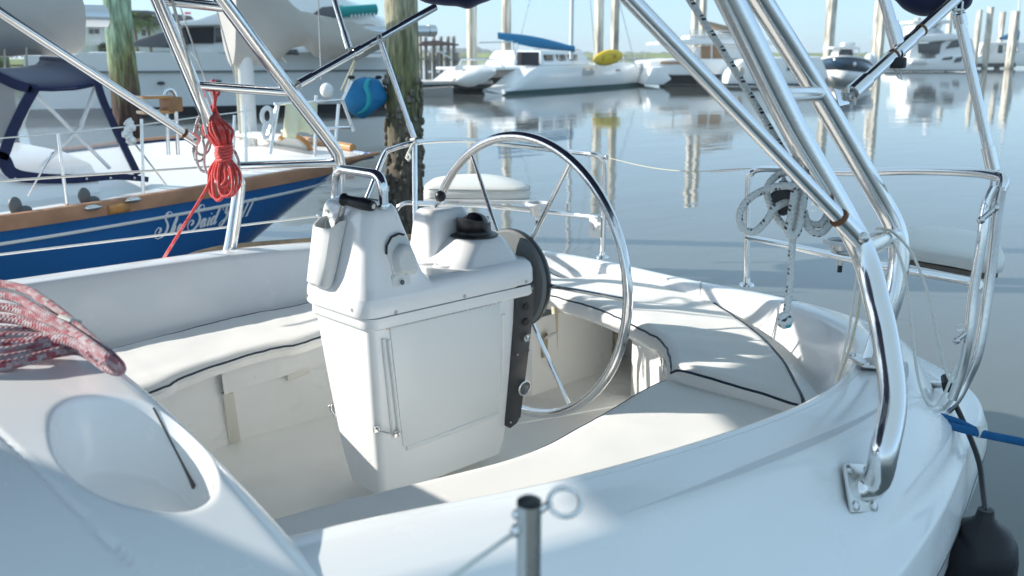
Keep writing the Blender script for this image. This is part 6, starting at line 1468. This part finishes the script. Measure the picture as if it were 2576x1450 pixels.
def far_boats():
    F = thing('far_catamaran', VD(2520, 170, 152), 'distant white catamaran with arched cabin windows at the right edge', 'catamaran'); d = 150
    slab('hull', ((2446, 166), (2450, 148), (2480, 136), (2560, 132), (2640, 134), (2640, 166)), d, 6, OFFW, F, .3)
    slab('tunnel_shade', ((2456, 170), (2458, 160), (2556, 158), (2556, 170)), d - .1, 3, BOOT, F, .1)  # black slab painted in as the shade under the bridge deck
    slab('cabin', ((2462, 138), (2470, 112), (2490, 106), (2580, 106), (2600, 136)), d + .5, 5, OFFW, F, .3)
    for x in (2472, 2510, 2530, 2550): slab('cabin_window', ((x, 134), (x + 2, 114), (x + 17 if x < 2500 else x + 13, 113), (x + 17 if x < 2500 else x + 13, 134)), d + .45, .2, DARKW, F, .05)
    rows = []
    p0, p1 = VD(2516, 97, d), VD(2562, 88, d)
    for i in range(13): f = i / 12; c = p0.lerp(p1, f); rows.append([c + V((0, 0, cos(q) * (.2 + .6 * f))) + VW * sin(q) * .4 for q in [2 * pi * k / 8 for k in range(8)]])
    MB().grid(rows, closed_u=True).build('furled_sail_cover', BLUEC, F, smooth=60); MB().cyl(VD(2560, 130, d), VD(2566, -40, d), .14, 8).build('mast', ALU, F)
    G = thing('floating_dock', VD(1120, 215, 50), 'low grey floating dock left of the catamaran stern', 'dock')
    slab('dock_deck', ((1040, 214), (1040, 206), (1240, 204), (1240, 213)), 49.5, 4, DOCKC, G, .04); slab('dock_fascia', ((1040, 222), (1040, 213.5), (1236, 212.5), (1236, 221)), 49.4, 3.6, BOOT, G)
    tb = thing('dock_skiff', VD(1090, 222, 46), 'low grey skiff tied along the floating dock', 'boat'); rows = []
    for i in range(13):
        f = i / 12; c = VD(1050 + 90 * f, wy(46), 46); w = .55 * (1 - max(0, f - .6) ** 1.5 * 2.2); h = .30 + .1 * f
        rows.append([c - VW * w + V((0, 0, h)), c - VW * w * .8 + V((0, 0, -.1)), c + VW * w * .8 + V((0, 0, -.1)), c + VW * w + V((0, 0, h)), c + VW * w * .85 + V((0, 0, h - .06)), c - VW * w * .85 + V((0, 0, h - .06))])
    MB().grid(rows, closed_u=True).build('skiff_hull', mat('grey_skiff', (.35, .33, .31), .5), tb, smooth=40)
    H = thing('boathouse', VD(1110, 160, 120), 'open roofed boathouse on posts far behind the timber pile', 'boathouse'); d = 120
    slab('roof', ((1052, 112), (1066, 104), (1100, 102), (1146, 110), (1146, 114), (1052, 115)), d, 7, BRICKR, H)
    for x in (1058, 1072, 1092, 1110, 1128, 1142): MB().box(VD(x, 140, d + 1), (.3, .3, 4.6)).build('roof_post', DOCKW, H)
    slab('dock_deck', ((1048, 150), (1048, 146), (1160, 150), (1160, 153)), d, 6, DOCKW, H)
    for x in (1056, 1080, 1100, 1124, 1150): MB().box(VD(x, 156, d + .5), (.35, .35, 2.2)).build('dock_post', DOCKW, H)
    slab('gangway', ((1106, 132), (1106, 128), (1138, 148), (1138, 152)), d - 1, 1.5, ALUM, H)
far_boats()
# ---- shore: marsh, woods, house, palms
def grass_mat():
    m = mat('marsh_grass', (.30, .34, .05), .9, var=.35, vscale=.05); return m
def shore():
    rnd = random.Random(4); mb = MB(); d0 = 640
    for i in range(260):
        x = 900 + 1700 * i / 259 + rnd.uniform(-2, 2); d = d0 + rnd.uniform(-6, 6); b = VD(x, 149, d); b.z = WATER
        h = 2.3 + 1.1 * rnd.random(); w = 9
        mb.add([b - VR * w, b + VR * w, b + VR * w + V((0, 0, h)) + VW * 2, b - VR * w + V((0, 0, h * .95)) + VW * 2], [(0, 1, 2, 3)])
    tag(mb.build('marsh_grass', grass_mat(), smooth=0, solid=1.0), 'band of yellow green marsh grass along the far shore', 'grass', kind='stuff')
    mb = MB(); R = VD(1700, 145, d0 + 4)
    p = [VD(600, 149, d0 + 2), VD(2700, 149, d0 + 2), VD(2900, 149, d0 + 500), VD(400, 149, d0 + 500)]
    for q in p: q.z = WATER + 1.0
    mb.add(p, [(0, 1, 2, 3)]); tag(mb.build('marsh_ground', mat('marsh_mud', (.10, .12, .04), .95, var=.2, vscale=.02), smooth=0), kind='structure')
    mb = MB()
    for i in range(900):
        x = rnd.uniform(1040, 2300); hgt = (22 if x < 1210 else 16 if x < 1460 else 7 if x < 1900 else 4) * rnd.uniform(.55, 1.1)
        d = 1080 + rnd.uniform(-30, 30); c = VD(x, 141.4 - hgt * rnd.random() * .9 + 2, d); r = rnd.uniform(2.2, 4.6)
        mb.sphere(c, r, 6, 4, (1.3, 1.3, .8))
    tag(mb.build('far_woods', mat('far_foliage', (.045, .075, .035), .95, var=.3, vscale=.08), smooth=0), 'low wooded shore far behind the catamarans', 'woods', kind='stuff')
    # bank at far left
    mb = MB(); p = [VD(-300, 150, 58), VD(430, 150, 60), VD(480, 150, 160), VD(-500, 150, 160)]
    for q, z in zip(p, (.35, .35, 1.0, 1.0)): q.z = z
    base = [V((q.x, q.y, WATER - 1)) for q in p]; mb.add(p + base, [(0, 1, 2, 3), (0, 4, 5, 1)]); tag(mb.build('shore_bank', mat('bank_grass', (.13, .17, .04), .95, var=.4, vscale=.3), smooth=0), kind='structure')
    H = thing('white_house', VD(300, 120, 78), 'white waterfront house with dark roof behind the green pile', 'house'); d = 76
    slab('wall', ((170, 136), (170, 66), (430, 60), (430, 136)), d, 9, SIDING, H)
    slab('roof', ((160, 66), (166, 60), (310, 44), (316, 26), (372, 27), (384, 40), (440, 56), (440, 64)), d - .4, 10, ROOFT, H)
    for x in (224, 238): w = cbox('window', x, 73, x + 10, 86, d - .06, .1, DARKW, H); cbox('window_frame', x - 1.5, 72, x + 11.5, 73.4, d - .1, .1, WHITE, w); cbox('window_sill', x - 1.5, 86, x + 11.5, 87.4, d - .12, .12, WHITE, w)
    w = cbox('window', 356, 74, 366, 90, d - .06, .1, DARKW, H); cbox('window_frame', 354, 72.5, 368, 74, d - .1, .1, WHITE, w)
    cbox('balcony_rail', 218, 100, 254, 102, d - 1.2, .1, WHITE, H); cbox('balcony_floor', 216, 112, 256, 114, d - 1.4, 1.2, WHITE, H)
    for x in (218, 226, 234, 242, 253): cbox('baluster', x, 101, x + 1, 112, d - 1.25, .1, WHITE, H)
    for x in (216, 254): cbox('porch_post', x, 60, x + 1.6, 124, d - 1.3, .15, WHITE, H)
    L = thing('long_building', VD(60, 130, 92), 'long white waterfront building under the grey sail cover', 'house')
    slab('wall', ((-160, 134), (-160, 92), (196, 92), (196, 134)), 90, 9, SIDING, L); slab('roof', ((-170, 94), (-160, 70), (190, 68), (206, 94)), 89.4, 10, ROOFT, L)
    for x in (10, 42, 74, 108, 150, 170): cbox('window', x, 100, x + 12, 116, 89.9, .1, DARKW, L)
    Wl = thing('white_fence', VD(80, 140, 60), 'low white rail fence along the left bank', 'fence')
    for y in (133, 138): cbox('rail', -200, y, 420, y + 1.6, 59.6, .1, WHITE, Wl)
    for i in range(24): x = -195 + i * 26; cbox('post', x, 131, x + 3, 147, 59.55, .15, WHITE, Wl)
    for i, (x, y, r) in enumerate(((22, 124, .42), (60, 126, .36), (128, 122, .5), (168, 124, .3), (262, 126, .32), (300, 125, .4))):
        S_ = thing('clipped_shrub', VD(x, y + 10, 62), ('round dark shrub at far left of the white fence', 'small shrub second from left along white fence', 'larger shrub mid way along the white fence', 'tiny shrub beneath the grey sail cover corner', 'small shrub beside the green pile on the bank', 'rounded shrub just behind the green pile')[i], 'shrub')
        mb = MB(); rr = random.Random(i)
        for _ in range(260):
            v = V((rr.gauss(0, 1), rr.gauss(0, 1), rr.gauss(0, 1))).normalized() * (r * 1.3 * rr.uniform(.6, 1.05)); c = VD(x, y, 62) + v; u = V((rr.gauss(0, 1), rr.gauss(0, 1), rr.gauss(0, 1))).normalized() * .13; w_ = u.orthogonal().normalized() * .06
            mb.add([c - u, c + w_, c + u, c - w_], [(0, 1, 2, 3)])
        mb.build('foliage', mat('shrub_leaf_%d' % i, (.035, .07, .025), .8, var=.3, vscale=3), S_, smooth=0)
    for k, (x, yt, d, s) in enumerate(((336, 45, 70, 1.15), (371, 52, 71, 1.0))):
        top = VD(x, yt, d); T = thing('palm_tree', V((top.x, top.y, .4)), ('taller palm tree in front of the white house', 'shorter palm tree right of the taller palm')[k], 'palm tree')
        MB().tube([V((top.x + .15, top.y, .2)), V((top.x + .05, top.y, (top.z + .3) * .5)), top], [.16, .11, .10], 10).build('trunk', mat('palm_bark_%d' % k, (.20, .15, .10), .9, bump=.5, bscale=12), T)
        cr = MB(); rr = random.Random(40 + k)
        for i in range(46):
            a = rr.random() * 2 * pi; el = rr.uniform(-.5, 1.3); ln = s * rr.uniform(.8, 1.25); dv = V((cos(a) * cos(el), sin(a) * cos(el), sin(el))); pts = []
            for j in range(7): f = j / 6; pts.append(top + dv * ln * f + V((0, 0, -.75 * f * f * ln * .8)))
            for j in range(6):
                tg = (pts[j + 1] - pts[j]).normalized(); sd = tg.cross(V((0, 0, 1))); sd = sd.normalized() if sd.length > .01 else V((1, 0, 0))
                wd = .34 * s * sin(pi * (.1 + .85 * (j + .5) / 6))
                for sg in (-1, 1):
                    for q in range(2):
                        o = pts[j].lerp(pts[j + 1], q / 2); cr.add([o, o + tg * .06, o + tg * .10 + sd * sg * wd + V((0, 0, -.12 * wd)), o + tg * .07 + sd * sg * wd * .95 + V((0, 0, -.14 * wd))], [(0, 1, 2, 3)])
        cr.build('crown', mat('palm_leaf_%d' % k, (.16, .22, .05), .7, var=.3, vscale=2), T, smooth=0)
shore()

def haze():
    m = bpy.data.materials.new('summer_haze'); m.use_nodes = True; t = m.node_tree; t.nodes.clear()
    o = t.nodes.new('ShaderNodeOutputMaterial'); v = t.nodes.new('ShaderNodeVolumePrincipled')
    v.inputs['Color'].default_value = (.86, .93, 1, 1); v.inputs['Density'].default_value = HAZE; v.inputs['Anisotropy'].default_value = .2
    t.links.new(v.outputs[0], o.inputs['Volume'])
    b = MB().box((0, 0, 7.2), (2800, 2800, 18.6)).build('haze', m, smooth=0); tag(b, kind='stuff')
HAZE = .0006
haze()
